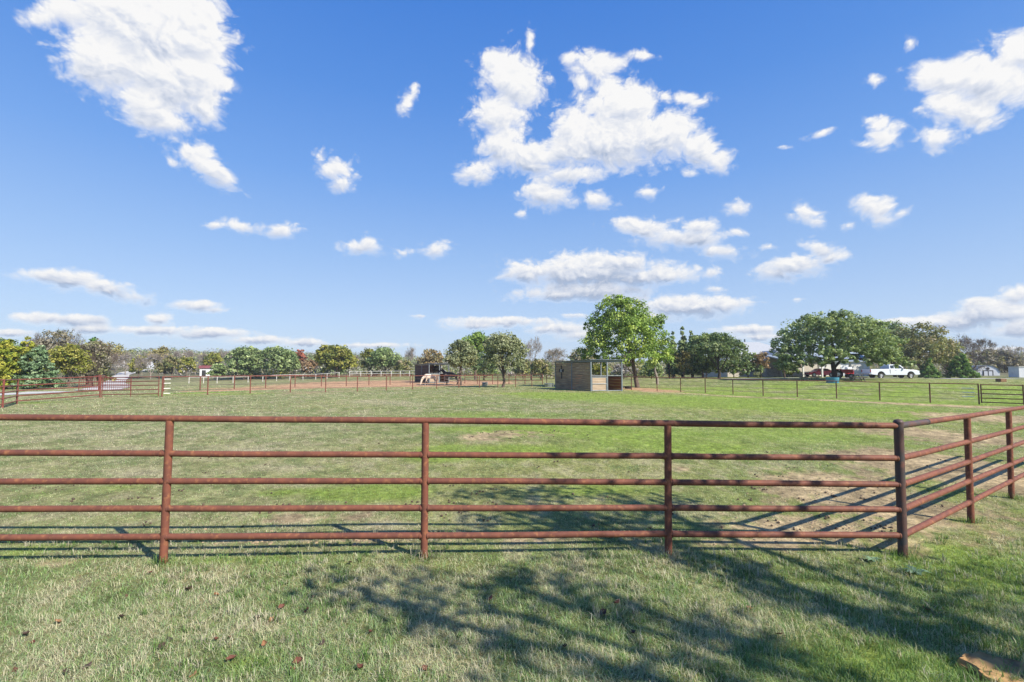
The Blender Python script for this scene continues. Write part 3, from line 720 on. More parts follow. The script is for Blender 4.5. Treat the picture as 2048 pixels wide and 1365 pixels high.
# cross with a ring on the wall
def wall_cross():
    c, s = math.cos(math.atan2(1.0, 2.83)), math.sin(math.atan2(1.0, 2.83))
    y = 7.35*.80; p = Vector((nc_.x-s*y, nc_.y+c*y, nc_.z+1.72))
    root = bpy.data.objects.new('wall_cross', None); col.objects.link(root); root.location = p; root.rotation_euler = (0, 0, math.atan2(1.0, 2.83)); org[root.name] = Vector((0, 0, 0))
    tag(root, 'black metal cross with a pale round emblem hung on the grey plank wall', 'cross')
    m = MB(); x = -.055
    m.prism([(-.10, .42), (-.13, .55), (.13, .55), (.10, .42), (.07, .12), (.36, .16), (.48, .22), (.48, -.12), (.36, -.06), (.07, -.05), (.09, -.60), (.13, -.74), (-.13, -.74), (-.09, -.60), (-.07, -.05), (-.36, -.06), (-.48, -.12), (-.48, .22), (-.36, .16), (-.07, .12)], x-.015, x+.015, 'yz')
    m.build('cross_body', M['black'], root)
    m = MB(); vs = []; n = 24
    for r_, xx in ((.15, x-.02), (.15, x-.035), (.085, x-.035), (.085, x-.02)):
        for k in range(n): vs.append((xx, r_*math.cos(2*math.pi*k/n), .05+r_*math.sin(2*math.pi*k/n)))
    fs = [(a*n+k, a*n+(k+1) % n, ((a+1) % 4)*n+(k+1) % n, ((a+1) % 4)*n+k) for a in range(4) for k in range(n)]
    m.add(vs, fs); m.build('ring', M['whitepaint'], root, True)
wall_cross()

# ------------------------------------------------------------------ troughs, tubs, bale
def tub(name, label, cat, p, r, h, mat_, ell=1.0, water=True, rot=0):
    root = thing(name, label, cat, p, build_world=False); root.rotation_euler = (0, 0, rot)
    prof = [(r*.93, 0), (r*.95, h*.1), (r*.94, h*.3), (r*.97, h*.35), (r*.96, h*.6), (r*.99, h*.65), (r, h*.93), (r*1.03, h*.95), (r*1.03, h), (r*.96, h), (r*.93, h*.8), (.001, h*.78)]
    m = MB(); m.lathe(prof, (0, 0, 0), 28); m.v = [(a*ell, b, c) for a, b, c in m.v]; m.build('tub', mat_, root, True)
    if water:
        m = MB(); m.lathe([(.001, h*.8), (r*.94, h*.8), (r*.94, h*.81), (.001, h*.812)], (0, 0, 0), 28); m.v = [(a*ell, b, c) for a, b, c in m.v]; m.build('water_surface', M['water'], root)
    return root
M['bluetub'] = mat('blue plastic', (.06, .25, .36), (.05, .21, .31), 5, .5)
tub('water_trough', 'round galvanised water tub left of the olive tree trunk', 'water trough', gp(970, 59), .36, .42, M['galv'])
tub('water_trough', 'oval galvanised trough at the left corner of the grey shelter', 'water trough', gp(1098, 55), .42, .42, M['galv'], 1.3)
tub('water_trough', 'low black tub lying left of the big tree trunk', 'water trough', gp(1255, 51), .33, .28, M['black'], 1.1)
tub('water_trough', 'large blue stock tank in front of the big oak', 'water trough', gp(1663, 52), .62, .60, M['bluetub'], 1.0)
# hay bale
bl = MB(); c = gp(1999, 60); bl.box((c.x, c.y, c.z+.2), (.95, .6, .42), Matrix.Rotation(.2, 3, 'Z'))
M['bale'] = mat('hay', (.22, .13, .07), (.12, .07, .04), 12, .95, bump=.5)
o = bl.build('hay_bale', M['bale'], None, bevel=.05, loc=c); tag(o, 'small brown bale lying on the lawn by the gravel drive', 'bale')

# ------------------------------------------------------------------ picnic tables
M['graywood'] = mat('grey wood', (.16, .14, .12), (.10, .09, .08), 3, .9, 0, 6, (1, 6, 1))
def picnic(p, rz, label):
    root = thing('picnic_table', label, 'picnic table', p, build_world=False); root.rotation_euler = (0, 0, rz)
    m = MB()
    for k in range(5): m.box((0, -.32+.16*k, .74), (1.8, .145, .04))
    m.build('tabletop', M['graywood'], root)
    for s in (-1, 1):
        m = MB()
        for k in (0, 1): m.box((0, s*(.62+.14*k), .44), (1.8, .13, .04))
        m.build('bench', M['graywood'], root)
        x = s*.65
        for t in (-1, 1):
            MB().tube([(x, t*.62, -.05), (x, t*.22, .70)], .05, 4).build('leg', M['graywood'], root)
        MB().box((x+.05*s, 0, .40), (.045, 1.5, .09)).build('crossbeam', M['graywood'], root)
    return root
picnic(gp(1713, 57), 1.2, 'grey wooden picnic table right of the big oak trunk')
picnic(gp(1617, 58), .1, 'shaded dark picnic table left of the blue tank')

tufts(np.array([p.x for p in NF]), np.array([p.y-.01 for p in NF]), 110, .13, .004, .06, 'grass_tufts', 'longer grass growing up round the feet of the near fence posts', .6)

# ------------------------------------------------------------------ trees
PAL = {
 'bright': [(.085,.17,.018), (.13,.24,.028), (.19,.30,.04), (.06,.125,.015)],
 'olive': [(.14,.16,.085), (.19,.21,.12), (.09,.11,.055), (.24,.25,.15)],
 'oak': [(.075,.105,.042), (.11,.14,.06), (.055,.08,.034), (.16,.19,.095)],
 'darkoak': [(.06,.09,.035), (.10,.135,.05), (.045,.07,.03), (.14,.17,.08)],
 'cedar': [(.075,.12,.055), (.12,.18,.10), (.055,.09,.045), (.16,.21,.12)],
 'ygcedar': [(.21,.25,.03), (.29,.31,.04), (.13,.18,.03), (.35,.34,.06)],
 'gcedar': [(.07,.14,.03), (.12,.21,.045), (.05,.10,.03), (.17,.26,.07)],
 'yellow': [(.15,.165,.03), (.22,.22,.045), (.09,.115,.028), (.26,.25,.07)],
 'gold': [(.23,.21,.07), (.28,.24,.10), (.17,.17,.06), (.22,.18,.07)],
 'brown': [(.24,.16,.085), (.30,.21,.12), (.15,.105,.06), (.22,.18,.09)],
 'orange': [(.24,.18,.08), (.20,.18,.08), (.16,.15,.07), (.29,.22,.11)],
 'red': [(.30,.11,.07), (.28,.10,.06), (.20,.08,.05), (.42,.14,.08)],
 'mix': [(.13,.15,.06), (.20,.19,.08), (.09,.10,.05), (.22,.19,.12)],
 'grey': [(.30,.28,.275), (.25,.23,.225), (.34,.32,.31), (.20,.185,.17)],
 'greyolive': [(.22,.20,.15), (.18,.17,.12), (.20,.21,.09), (.27,.25,.20)],
}
for _k, _f in (('bright', 1.45), ('olive', 1.4), ('oak', 2.1), ('darkoak', 1.75), ('cedar', 1.45), ('gcedar', 1.1), ('mix', 1.2), ('yellow', 1.15)):
    PAL[_k] = [tuple(min(c*_f, .5) for c in q) for q in PAL[_k]]
PAL['bright'] = [(r*1.25, g*.97, b*1.9) for r, g, b in PAL['bright']]
def quads(P, Nn, size, rs, ar=.85):
    """leaf quads at P with normals Nn"""
    n = len(P); t = rs.randn(n, 3); Nn = Nn/np.linalg.norm(Nn, axis=1)[:, None]
    a = np.cross(Nn, t); a /= np.linalg.norm(a, axis=1)[:, None]+1e-9; b = np.cross(Nn, a)
    s = (size*(.6+.8*rs.rand(n)))[:, None] if np.isscalar(size) else size[:, None]
    V = np.stack([P-a*s*.5, P-b*s*.5*ar, P+a*s*.5, P+b*s*.5*ar], 1).reshape(-1, 3)
    return V, (np.arange(n)[:, None]*4+np.arange(4)[None])
def crown(lobes, nclump, nleaf, leaf, pal, rs, csize=.16, shell=.55, droop=0, cone=False):
    """lobes in local metres (cx,cy,cz,rx,ry,rz); returns V,Q,colours,clump centres"""
    lobes = np.array(lobes, float); vol = (lobes[:, 3]*lobes[:, 4]*lobes[:, 5])**.7; vol /= vol.sum()
    li = rs.choice(len(lobes), nclump, p=vol); Lb = lobes[li]
    d = rs.randn(nclump, 3); d /= np.linalg.norm(d, axis=1)[:, None]
    d[:, 2] = np.where(d[:, 2] < -.55, -d[:, 2], d[:, 2])
    rad = shell+(1-shell)*rs.rand(nclump)**.6
    C = Lb[:, :3]+d*Lb[:, 3:]*rad[:, None]
    size = np.maximum((Lb[:, 3:].min(1))*csize*2*(.6+.8*rs.rand(nclump)), .30)
    pc = np.array(PAL[pal]); kc = rs.choice(4, nclump, p=[.38, .30, .17, .15])
    base = pc[kc]*(1.0+.35*rs.rand(nclump, 1))
    m = nleaf
    off = rs.randn(nclump, m, 3); off /= np.linalg.norm(off, axis=2)[:, :, None]; rr = rs.rand(nclump, m, 1)**.45
    off = off*rr*np.array([1, 1, .72])
    P = C[:, None]+off*size[:, None, None]; P[:, :, 2] -= droop*rs.rand(nclump, m)*size[:, None]
    Nn = off*1.0+rs.randn(nclump, m, 3)*.55+np.array([0, 0, .55])
    P = P.reshape(-1, 3); Nn = Nn.reshape(-1, 3)
    V, Q = quads(P, Nn, leaf, rs)
    c = np.repeat(base, m, 0)*(.72+.56*rs.rand(len(P), 1))
    return V, Q, np.repeat(c, 4, 0), C, size
def tree_trunk(rs, h, r, C, nlimb=12, lean=(0, 0), fork=.35, base=(0, 0)):
    m = MB(); top = Vector((lean[0], lean[1], h)); p0 = Vector((base[0], base[1], -.3)); pts = [p0]
    for i in range(1, 6):
        t = i/5; pts.append(p0.lerp(top, t)+Vector((rs.randn()*r*.5, rs.randn()*r*.5, 0)))
    m.tube([p0, p0+Vector((0, 0, .35))]+pts[1:], [r*1.5, r*1.1]+[r*(1-.75*i/5) for i in range(1, 6)], 10)
    if len(C):
        idx = rs.choice(len(C), min(nlimb, len(C)), replace=False)
        for i in idx:
            e = Vector(C[i]); t = fork+(1-fork)*rs.rand()*.8; s = p0.lerp(top, min(t, .95))
            if e.z < s.z*.6: s = p0.lerp(top, fork)
            mid = s.lerp(e, .5)+Vector((rs.randn()*.08*h*.3, rs.randn()*.08*h*.3, .04*h))
            r0 = r*(1-.75*t)*.6
            m.tube([s, mid, e], [r0, r0*.6, r0*.2], 6)
            for k in range(2):
                e2 = mid.lerp(e, .6)+Vector(rs.randn(3)*.09*h); m.tube([mid, e2], [r0*.45, r0*.12], 5)
    return m
def bare_mesh(rs, h, w, r, depth=5, twig=.012, up=.35):
    m = MB()
    def grow(p, d, L_, r_, k):
        q = p+d*L_; mid = p.lerp(q, .5)+Vector(rs.randn(3))*L_*.06
        m.tube([p, mid, q], [r_, r_*.8, r_*.62], 3 if k < depth-1 else 6, False)
        if k == 0: return
        for j in range(3 if k > 2 else 4):
            nd = (d+Vector(rs.randn(3))*.55+Vector((0, 0, up*.35))).normalized()
            grow(q.lerp(mid, rs.rand()*.7), nd, L_*(.62+.22*rs.rand()), max(r_*.55, twig), k-1)
    n0 = 3
    m.tube([(0, 0, -.3), (0, 0, h*.18)], [r*1.2, r], 7, False)
    for j in range(n0+1):
        a = j*2*math.pi/(n0+1)+rs.rand(); sp = w/h*.75
        grow(Vector((0, 0, h*.17)), Vector((math.cos(a)*sp, math.sin(a)*sp, 1)).normalized(), h*.30, r*.6, depth-1)
    # fit
    xs = max(abs(v[0]) for v in m.v); ys = max(abs(v[1]) for v in m.v); zs = max(v[2] for v in m.v)
    m.v = [(v[0]*w/2/xs, v[1]*w/2/ys, v[2]*h/zs) for v in m.v]
    return m
def lobes_round(w, h, z0, rs, k=6):
    L_ = [(0, 0, z0+(h-z0)*.52, w*.40, w*.40, (h-z0)*.46)]
    for i in range(k):
        a = i*2*math.pi/k+rs.rand()*.8; rr = w*.24; zz = z0+(h-z0)*(.28+.45*rs.rand())
        L_.append((math.cos(a)*rr, math.sin(a)*rr, zz, w*(.22+.06*rs.rand()), w*.25, (h-z0)*(.24+.08*rs.rand())))
    L_.append((rs.randn()*w*.06, rs.randn()*w*.06, h-(h-z0)*.24, w*.24, w*.24, (h-z0)*.24))
    return L_
def lobes_cone(w, h, z0, rs, k=9):
    L_ = []
    for i in range(k):
        t = i/(k-1); z = z0+(h-z0)*(.08+.84*t); r_ = w*.5*(1-t)**.8*(.9+.2*rs.rand())+w*.05
        L_.append((rs.randn()*w*.03, rs.randn()*w*.03, z, r_, r_, (h-z0)/k*.95))
    return L_
_tm = {}
def leafy(label, u, Y, w, h, pal, kind='round', z0=.12, nclump=110, nleaf=34, leaf=.2, trunk=None, bark='bark', tu=None, name='tree', cat='tree', group=None, seed=None, X=None, shell=.55, cs=.16, lobes=None, bumpz=0, twiggy=0):
    rs = np.random.RandomState(seed if seed is not None else int(u*7+Y) % 9999)
    p = gp(u, Y) if X is None else Vector((X, Y, g1(X, Y)))
    root = thing(name, label, cat, p, group, build_world=False)
    z0 = z0*h
    nclump = int(nclump*1.35); leaf *= 1.3; cs *= 1.2
    Lb = lobes if lobes is not None else (lobes_cone if kind == 'cone' else lobes_round)(w, h, z0, rs)
    V, Q, c, C, S = crown(Lb, nclump, nleaf, leaf, pal, rs, csize=cs if kind != 'cone' else .28, shell=shell)
    if tu is not None:
        off = (tu-u)/F*Y
    else: off = 0
    fast_mesh('crown', V, Q, 4, M['leaf'], root, cols=c)
    tr = trunk if trunk else h*.028
    mt = tree_trunk(rs, h*.72 if kind != 'cone' else h*.9, tr, C, 14, lean=(0, 0), base=(off, 0), fork=max(.18, z0/h))
    mt.build('trunk', M[bark], root, True)
    return root
def bare(label, u, Y, w, h, depth=6, group=None, bark='barkpale', seed=None, leafpal=None, nl=0, name='bare_tree', r=None):
    rs = np.random.RandomState(seed if seed is not None else int(u*3+Y) % 9999)
    root = thing(name, label, 'tree', gp(u, Y), group, build_world=False)
    m = bare_mesh(rs, h, w, r or h*.022, depth, .009*Y/60)
    m.build('branches', M[bark], root)
    if nl:
        pts = np.array(m.v)[rs.choice(len(m.v), nl)]+rs.randn(nl, 3)*.12
        V, Q = quads(pts, rs.randn(nl, 3), .2*Y/90, rs); pc = np.array(PAL[leafpal])[rs.choice(4, nl)]*(.8+.4*rs.rand(nl, 1))
        fast_mesh('crown', V, Q, 4, M['leaf'], root, cols=np.repeat(pc, 4, 0))
    return root

# --- the big bright tree
rs0 = np.random.RandomState(5)
bl_ = [(-.2,0,5.6,4.2,4.2,3.4),(-1.2,0,8.6,2.2,2.2,1.7),(.8,.3,8.4,2.2,2.2,1.7),(-3.1,0,4.6,2.0,2.2,2.0),(3.3,0,3.9,2.1,2.2,1.9),(-2.9,.5,6.8,1.7,1.8,1.7),(3.0,-.5,6.5,1.5,1.8,1.8),(-3.6,0,2.9,1.5,1.6,1.0),(1.6,-1.5,3.1,2.3,2,1.5),(4.0,.2,2.9,1.4,1.5,1.2),(-1.6,-2,3.4,2,1.8,1.5),(0,-2,5.5,3,2,2.6),(-.2,0,9.6,1.2,1.2,.9)]
leafy('tall dense bright green round tree just right of the grey plank shelter', 1252, 54, 10, 10.2, 'bright', lobes=bl_, nclump=400, nleaf=50, leaf=.155, tu=1274, trunk=.26, z0=.2, shell=.35, name='tree', cs=.13)
# --- centre pair and the ones behind
leafy('pale grey green rounded tree left of the other olive tree, beside the dark horse', 922, 61.5, 4.8, 5.7, 'olive', z0=.30, nclump=190, nleaf=36, leaf=.15, trunk=.13, cs=.13)
leafy('wider olive green tree with a forked pale trunk in front of the fence line', 1006, 53.5, 5.6, 6.0, 'olive', z0=.2, nclump=230, nleaf=40, leaf=.14, trunk=.17, cs=.13, seed=12)
leafy('bright green treetop rising behind the two olive trees', 951, 92, 7.6, 9.1, 'bright', z0=.2, nclump=110, nleaf=30, leaf=.28)
leafy('dark low green tree under and between the two olive trees', 968, 84, 5.4, 4.8, 'darkoak', z0=.05, nclump=80, nleaf=26, leaf=.25)
bare('bare forked dead tree rising right of the olive trees', 1062, 92, 4.6, 8.6, 6)
leafy('yellow green bush left of the grey shelter by the pen fence', 1082, 90, 4.4, 4.0, 'mix', z0=.05, nclump=70, nleaf=26, leaf=.24, name='bush', cat='bush')
leafy('dark evergreen bush behind the pen fence in the middle', 1046, 96, 4.0, 4.0, 'mix', z0=.05, nclump=60, nleaf=26, leaf=.26, name='bush', cat='bush')
bare('grey leafless tree between the yellow bush and the shelter roof', 1110, 110, 6.5, 7.2, 6, nl=400, leafpal='greyolive')
# --- dark oaks of the left meadow
leafy('dark green spreading oak behind the white fence, left one of a matching pair', 490, 118, 9.6, 8.0, 'oak', z0=.02, nclump=180, nleaf=34, leaf=.34, cs=.12)
leafy('dark green spreading oak behind the white fence, right one of a matching pair', 561, 120, 10.4, 8.0, 'oak', z0=.02, nclump=200, nleaf=34, leaf=.34, cs=.12)
leafy('low green bush at the left foot of the oak pair', 437, 114, 4.6, 3.9, 'oak', z0=.0, nclump=60, nleaf=30, leaf=.32, name='bush', cat='bush')
leafy('round yellow green oak standing alone behind the white fence', 673, 116, 10.6, 7.8, 'yellow', z0=.02, nclump=210, nleaf=36, leaf=.33, cs=.12)
leafy('narrow yellowish tree right of the round yellow green oak', 738, 125, 5.0, 7.2, 'yellow', z0=.05, nclump=70, nleaf=30, leaf=.36)
leafy('grey green tree left of the brown horse shelter', 770, 121, 8.6, 7.2, 'oak', z0=.03, nclump=150, nleaf=30, leaf=.34)
leafy('small olive bush by the left wall of the brown shelter', 806, 119, 4.6, 4.4, 'mix', z0=.0, nclump=60, nleaf=28, leaf=.34, name='bush', cat='bush')
leafy('orange brown autumn tree above the roof of the brown shelter', 862, 132, 8.2, 7.2, 'orange', z0=.05, nclump=90, nleaf=28, leaf=.38)
leafy('small red autumn treetop between the oak pair and the yellow green oak', 603, 150, 3.2, 7.8, 'red', z0=.3, nclump=40, nleaf=28, leaf=.36)
leafy('brownish thicket between the oak pair and the yellow green oak', 622, 128, 6.0, 4.6, 'brown', z0=.0, nclump=70, nleaf=28, leaf=.34, name='bush', cat='bush')
bare('thin bare treetop right of the grey green tree', 822, 135, 5, 8.6, 6)
# --- left group
leafy('yellow green cedar at the left edge of the picture', 14, 49, 4.6, 5.5, 'ygcedar', 'cone', z0=.02, nclump=190, nleaf=34, leaf=.17, name='cedar_tree')
leafy('blue green cedar right of the yellow cedar', 74, 50, 4.4, 4.7, 'cedar', 'cone', z0=.02, nclump=190, nleaf=34, leaf=.17, name='cedar_tree', seed=31)
leafy('yellow green cedar behind, between the two front cedars', 46, 56, 4.6, 5.9, 'ygcedar', 'cone', z0=.02, nclump=170, nleaf=34, leaf=.18, name='cedar_tree')
leafy('dark green tree cut by the left edge of the picture', -14, 58, 5, 6.2, 'cedar', z0=.02, nclump=110, nleaf=34, leaf=.2)
leafy('broad half bare tree with olive leaves, tallest of the left group', 105, 61, 6.6, 7.3, 'greyolive', z0=.05, nclump=150, nleaf=26, leaf=.17, shell=.2, cs=.15)
bare('wide bare crown of thin twigs above the left group', 103, 62, 7.6, 7.9, 7, nl=900, leafpal='greyolive', bark='bark')
leafy('yellow green leafy tree right of the cedars', 142, 58, 4.4, 5.2, 'yellow', z0=.03, nclump=110, nleaf=28, leaf=.17, shell=.3)
leafy('half bare olive tree at the right end of the left group', 177, 63, 5.2, 6.2, 'greyolive', z0=.03, nclump=130, nleaf=26, leaf=.18, shell=.2)
bare('bare twiggy tree at the right end of the left group', 184, 64, 5.6, 6.4, 7, nl=500, leafpal='greyolive', bark='bark')
leafy('low olive scrub by the driveway gate', 200, 66, 3.6, 3.6, 'mix', z0=.0, nclump=70, nleaf=26, leaf=.2, name='bush', cat='bush')
leafy('small green treetop above the right end of the left group', 186, 68, 2.6, 6.9, 'gcedar', z0=.4, nclump=40, nleaf=26, leaf=.2)
# --- middle left scattered trees
for (u, Y, w, h, k, pal, lab) in [
 (232,128,7,6.2,'b','grey','grey leafless tree beside the far driveway bend'),
 (252,132,7,6.8,'b','grey','pale leafless fan shaped tree above the driveway'),
 (278,118,4.2,5.6,'l','yellow','yellow olive tree right of the driveway'),
 (303,116,6.4,7.0,'b','grey','leafless tree with a dark leaning trunk'),
 (330,124,5.2,4.4,'l','mix','low olive tree right of the leaning bare tree'),
 (346,119,4.4,6.0,'l','mix','slim olive green tree in the left distance'),
 (374,128,5.0,5.4,'l','yellow','olive yellow tree left of the red roofed shed'),
 (392,138,7,7.2,'b','grey','bare grey tree behind the red roofed shed'),
 (425,140,5.6,6.6,'l','yellow','yellow green tree behind the red roofed shed'),
 (356,140,8,7.4,'b','grey','bare grey tree behind the slim olive tree'),
 (320,145,7,8.0,'l','gold','golden treetop in the left distance'),
 (222,150,9,8.6,'l','gold','golden brown tree right of the left group'),
 (450,150,8,7.6,'b','grey','leafless tree left of the oak pair'),
 (700,140,8,6.6,'b','grey','grey leafless tree behind the yellow green oak')]:
    if k == 'b': bare(lab, u, Y, w, h, 6, nl=260, leafpal='grey')
    else: leafy(lab, u, Y, w, h, pal, z0=.08, nclump=70, nleaf=26, leaf=.34, shell=.3)
# --- behind the shelter and the big tree
leafy('pale yellow bush seen through the open front of the grey shelter', 1195, 88, 5.2, 2.9, 'yellow', z0=0, nclump=70, nleaf=28, leaf=.22, name='bush', cat='bush')
leafy('grey twiggy bush behind the big tree trunk', 1247, 92, 5.6, 3.0, 'grey', z0=0, nclump=70, nleaf=28, leaf=.2, name='bush', cat='bush')
leafy('dark green bush right of the big tree trunk', 1302, 88, 4.4, 3.3, 'darkoak', z0=0, nclump=70, nleaf=28, leaf=.24, name='bush', cat='bush')
leafy('olive tree far behind the big bright tree', 1165, 120, 9, 7.0, 'mix', z0=.05, nclump=90, nleaf=26, leaf=.36)
# snag
def snag():
    Y = 52; root = thing('dead_tree', 'pale leaning dead trunk standing between the fence posts right of the big tree', 'dead tree', gp(1314, Y), build_world=True)
    m = MB(); m.tube([at(1315, 769, Y), at(1314, 756, Y), at(1311.5, 748, Y), at(1309.5, 740, Y), at(1310.5, 735, Y)], [.15, .14, .12, .11, .05], 9)
    m.tube([at(1313, 752, Y), at(1316, 746, Y)], [.06, .03], 6); m.build('trunk', M['barkpale'], root, True)
snag()
# --- right group
rsr = np.random.RandomState(3)
leafy('tall narrow blue green evergreen, left spire behind the dark tree', 1346, 80, 2.3, 7.6, 'oak', 'cone', z0=.05, nclump=170, nleaf=30, leaf=.2, name='evergreen_tree')
leafy('tall narrow blue green evergreen, tallest of the three spires', 1365, 81, 2.6, 8.5, 'oak', 'cone', z0=.05, nclump=190, nleaf=30, leaf=.2, name='evergreen_tree')
leafy('tall narrow blue green evergreen, right spire beside the spreading oak', 1384, 80, 2.4, 7.7, 'oak', 'cone', z0=.05, nclump=170, nleaf=30, leaf=.2, name='evergreen_tree')
leafy('small dark tree with a thin trunk under the evergreen spires', 1338, 76, 3.9, 5.1, 'darkoak', z0=.28, nclump=70, nleaf=28, leaf=.2, trunk=.12, bark='barkdark')
leafy('yellow green autumn bush at the foot of the evergreen spires', 1367, 74, 2.6, 4.2, 'gold', z0=.05, nclump=60, nleaf=28, leaf=.18, name='bush', cat='bush')
leafy('spreading dark oak with a forked trunk in front of the house', 1437, 73, 9.2, 6.9, 'darkoak', z0=.2, nclump=230, nleaf=38, leaf=.19, trunk=.22, bark='barkdark', cs=.13)
leafy('dark shaded tree at the left side of the house', 1405, 79, 6, 6.0, 'darkoak', z0=.05, nclump=90, nleaf=30, leaf=.22)
leafy('dark shrub under the crown right of the forked oak trunk', 1466, 79, 6.6, 3.1, 'darkoak', z0=0, nclump=110, nleaf=28, leaf=.2, name='bush', cat='bush')
leafy('dark shrub under the crown left of the forked oak trunk', 1412, 79, 6.4, 3.0, 'darkoak', z0=0, nclump=110, nleaf=28, leaf=.2, name='bush', cat='bush')
leafy('dark shrub between the house wing and the carport', 1583, 77, 3.2, 2.3, 'darkoak', z0=0, nclump=50, nleaf=28, leaf=.2, name='bush', cat='bush')
leafy('dark shrub filling the gap left of the brick wall', 1495, 79, 5.0, 4.0, 'darkoak', z0=0, nclump=70, nleaf=28, leaf=.2, name='bush', cat='bush')
leafy('thin bronze leaved tree in front of the house roof', 1521, 78, 2.8, 4.2, 'brown', z0=.2, nclump=70, nleaf=24, leaf=.15, shell=.1)
leafy('small rounded light green shrub at the foot of the brick wall', 1514, 76, 1.1, .95, 'olive', z0=0, nclump=24, nleaf=24, leaf=.1, name='bush', cat='bush')
leafy('dark juniper at the right corner of the brick wall', 1568, 74, 2.6, 3.3, 'darkoak', z0=.1, nclump=60, nleaf=28, leaf=.17)
ok_ = [(0,0,5.2,6.2,5.0,3.1),(-4.6,0,4.3,2.7,3,2.2),(-2.6,-1,6.5,2.8,3,1.7),(.5,-1,7.3,3.0,3,1.5),(3.2,-.5,6.2,2.8,3,1.8),(5.0,0,4.6,2.6,3,2.2),(-6.0,0,3.7,1.9,2.2,1.4),(6.3,0,3.5,1.7,2.2,1.4),(-3,-3,3.5,3,2,1.6),(1,-4,4.4,3.6,2,2.2),(4,-3,3.6,3,2,1.7),(-1,-3.6,5.6,3,2,1.7),(-5.4,-1,2.7,1.8,2,1.0),(5.5,-1,2.6,2.0,2,1.0),(2,-3,2.8,2.6,2,1.2),(-5.8,-2,2.3,2.0,2,1.1),(-3.2,-3.5,2.6,2.2,2,1.2),(4.5,-3,2.5,2.4,2,1.1),(6.6,-1,2.5,1.5,2,1.0),(-.8,-4,3.0,2.2,1.8,1.1),(7.0,0,4.2,1.3,2,1.4),(-6.6,-1,1.9,1.3,1.5,.9),(-4.4,-3,2.0,1.6,1.6,.9),(3.2,-4,2.1,1.7,1.6,.9),(5.8,-3,1.9,1.6,1.6,.8),(0,-4.4,3.2,2.4,1.6,1.0),(-1.8,-4,2.5,1.3,1.4,.8)]
leafy('very wide dense oak spreading over the parked cars on the right', 1665, 61, 15, 8.8, 'oak', lobes=ok_, nclump=680, nleaf=46, leaf=.175, trunk=.34, bark='barkdark', z0=.18, shell=.35, tu=1668, cs=.12)
leafy('oak behind the white pickup with a loose olive crown', 1838, 82, 12.0, 9.4, 'mix', z0=.08, nclump=230, nleaf=32, leaf=.22, cs=.12, shell=.4, bark='barkdark')
leafy('dark green oak between the wide oak and the loose olive oak', 1788, 86, 8, 9.9, 'oak', z0=.1, nclump=150, nleaf=32, leaf=.23, bark='barkdark')
leafy('olive brown tree sloping down at the right end of the oaks', 1893, 88, 6.4, 7.0, 'mix', z0=.05, nclump=120, nleaf=28, leaf=.23)
leafy('small bright green cedar left of the taller cedar near the pickup', 1857, 77, 2.7, 3.0, 'gcedar', 'cone', z0=.0, nclump=90, nleaf=30, leaf=.16, name='cedar_tree')
leafy('larger bright green cedar left of the barn shaped shed', 1920, 76, 4.0, 4.1, 'gcedar', 'cone', z0=.0, nclump=150, nleaf=32, leaf=.17, name='cedar_tree')
bare('leafless tree with a fine twiggy crown above the barn shaped shed', 1942, 98, 10.4, 9.2, 7, nl=500, leafpal='greyolive', bark='bark', seed=8)
leafy('brown bushy tree behind the barn shaped shed', 1968, 128, 11, 6.2, 'greyolive', z0=0, nclump=130, nleaf=28, leaf=.34)
leafy('grey brown bush between the shed and the white container', 2008, 126, 8, 5.0, 'greyolive', z0=0, nclump=100, nleaf=28, leaf=.34, name='bush', cat='bush')
bare('bare grey tree behind the white container', 2035, 125, 9, 7.4, 6, nl=300, leafpal='greyolive')

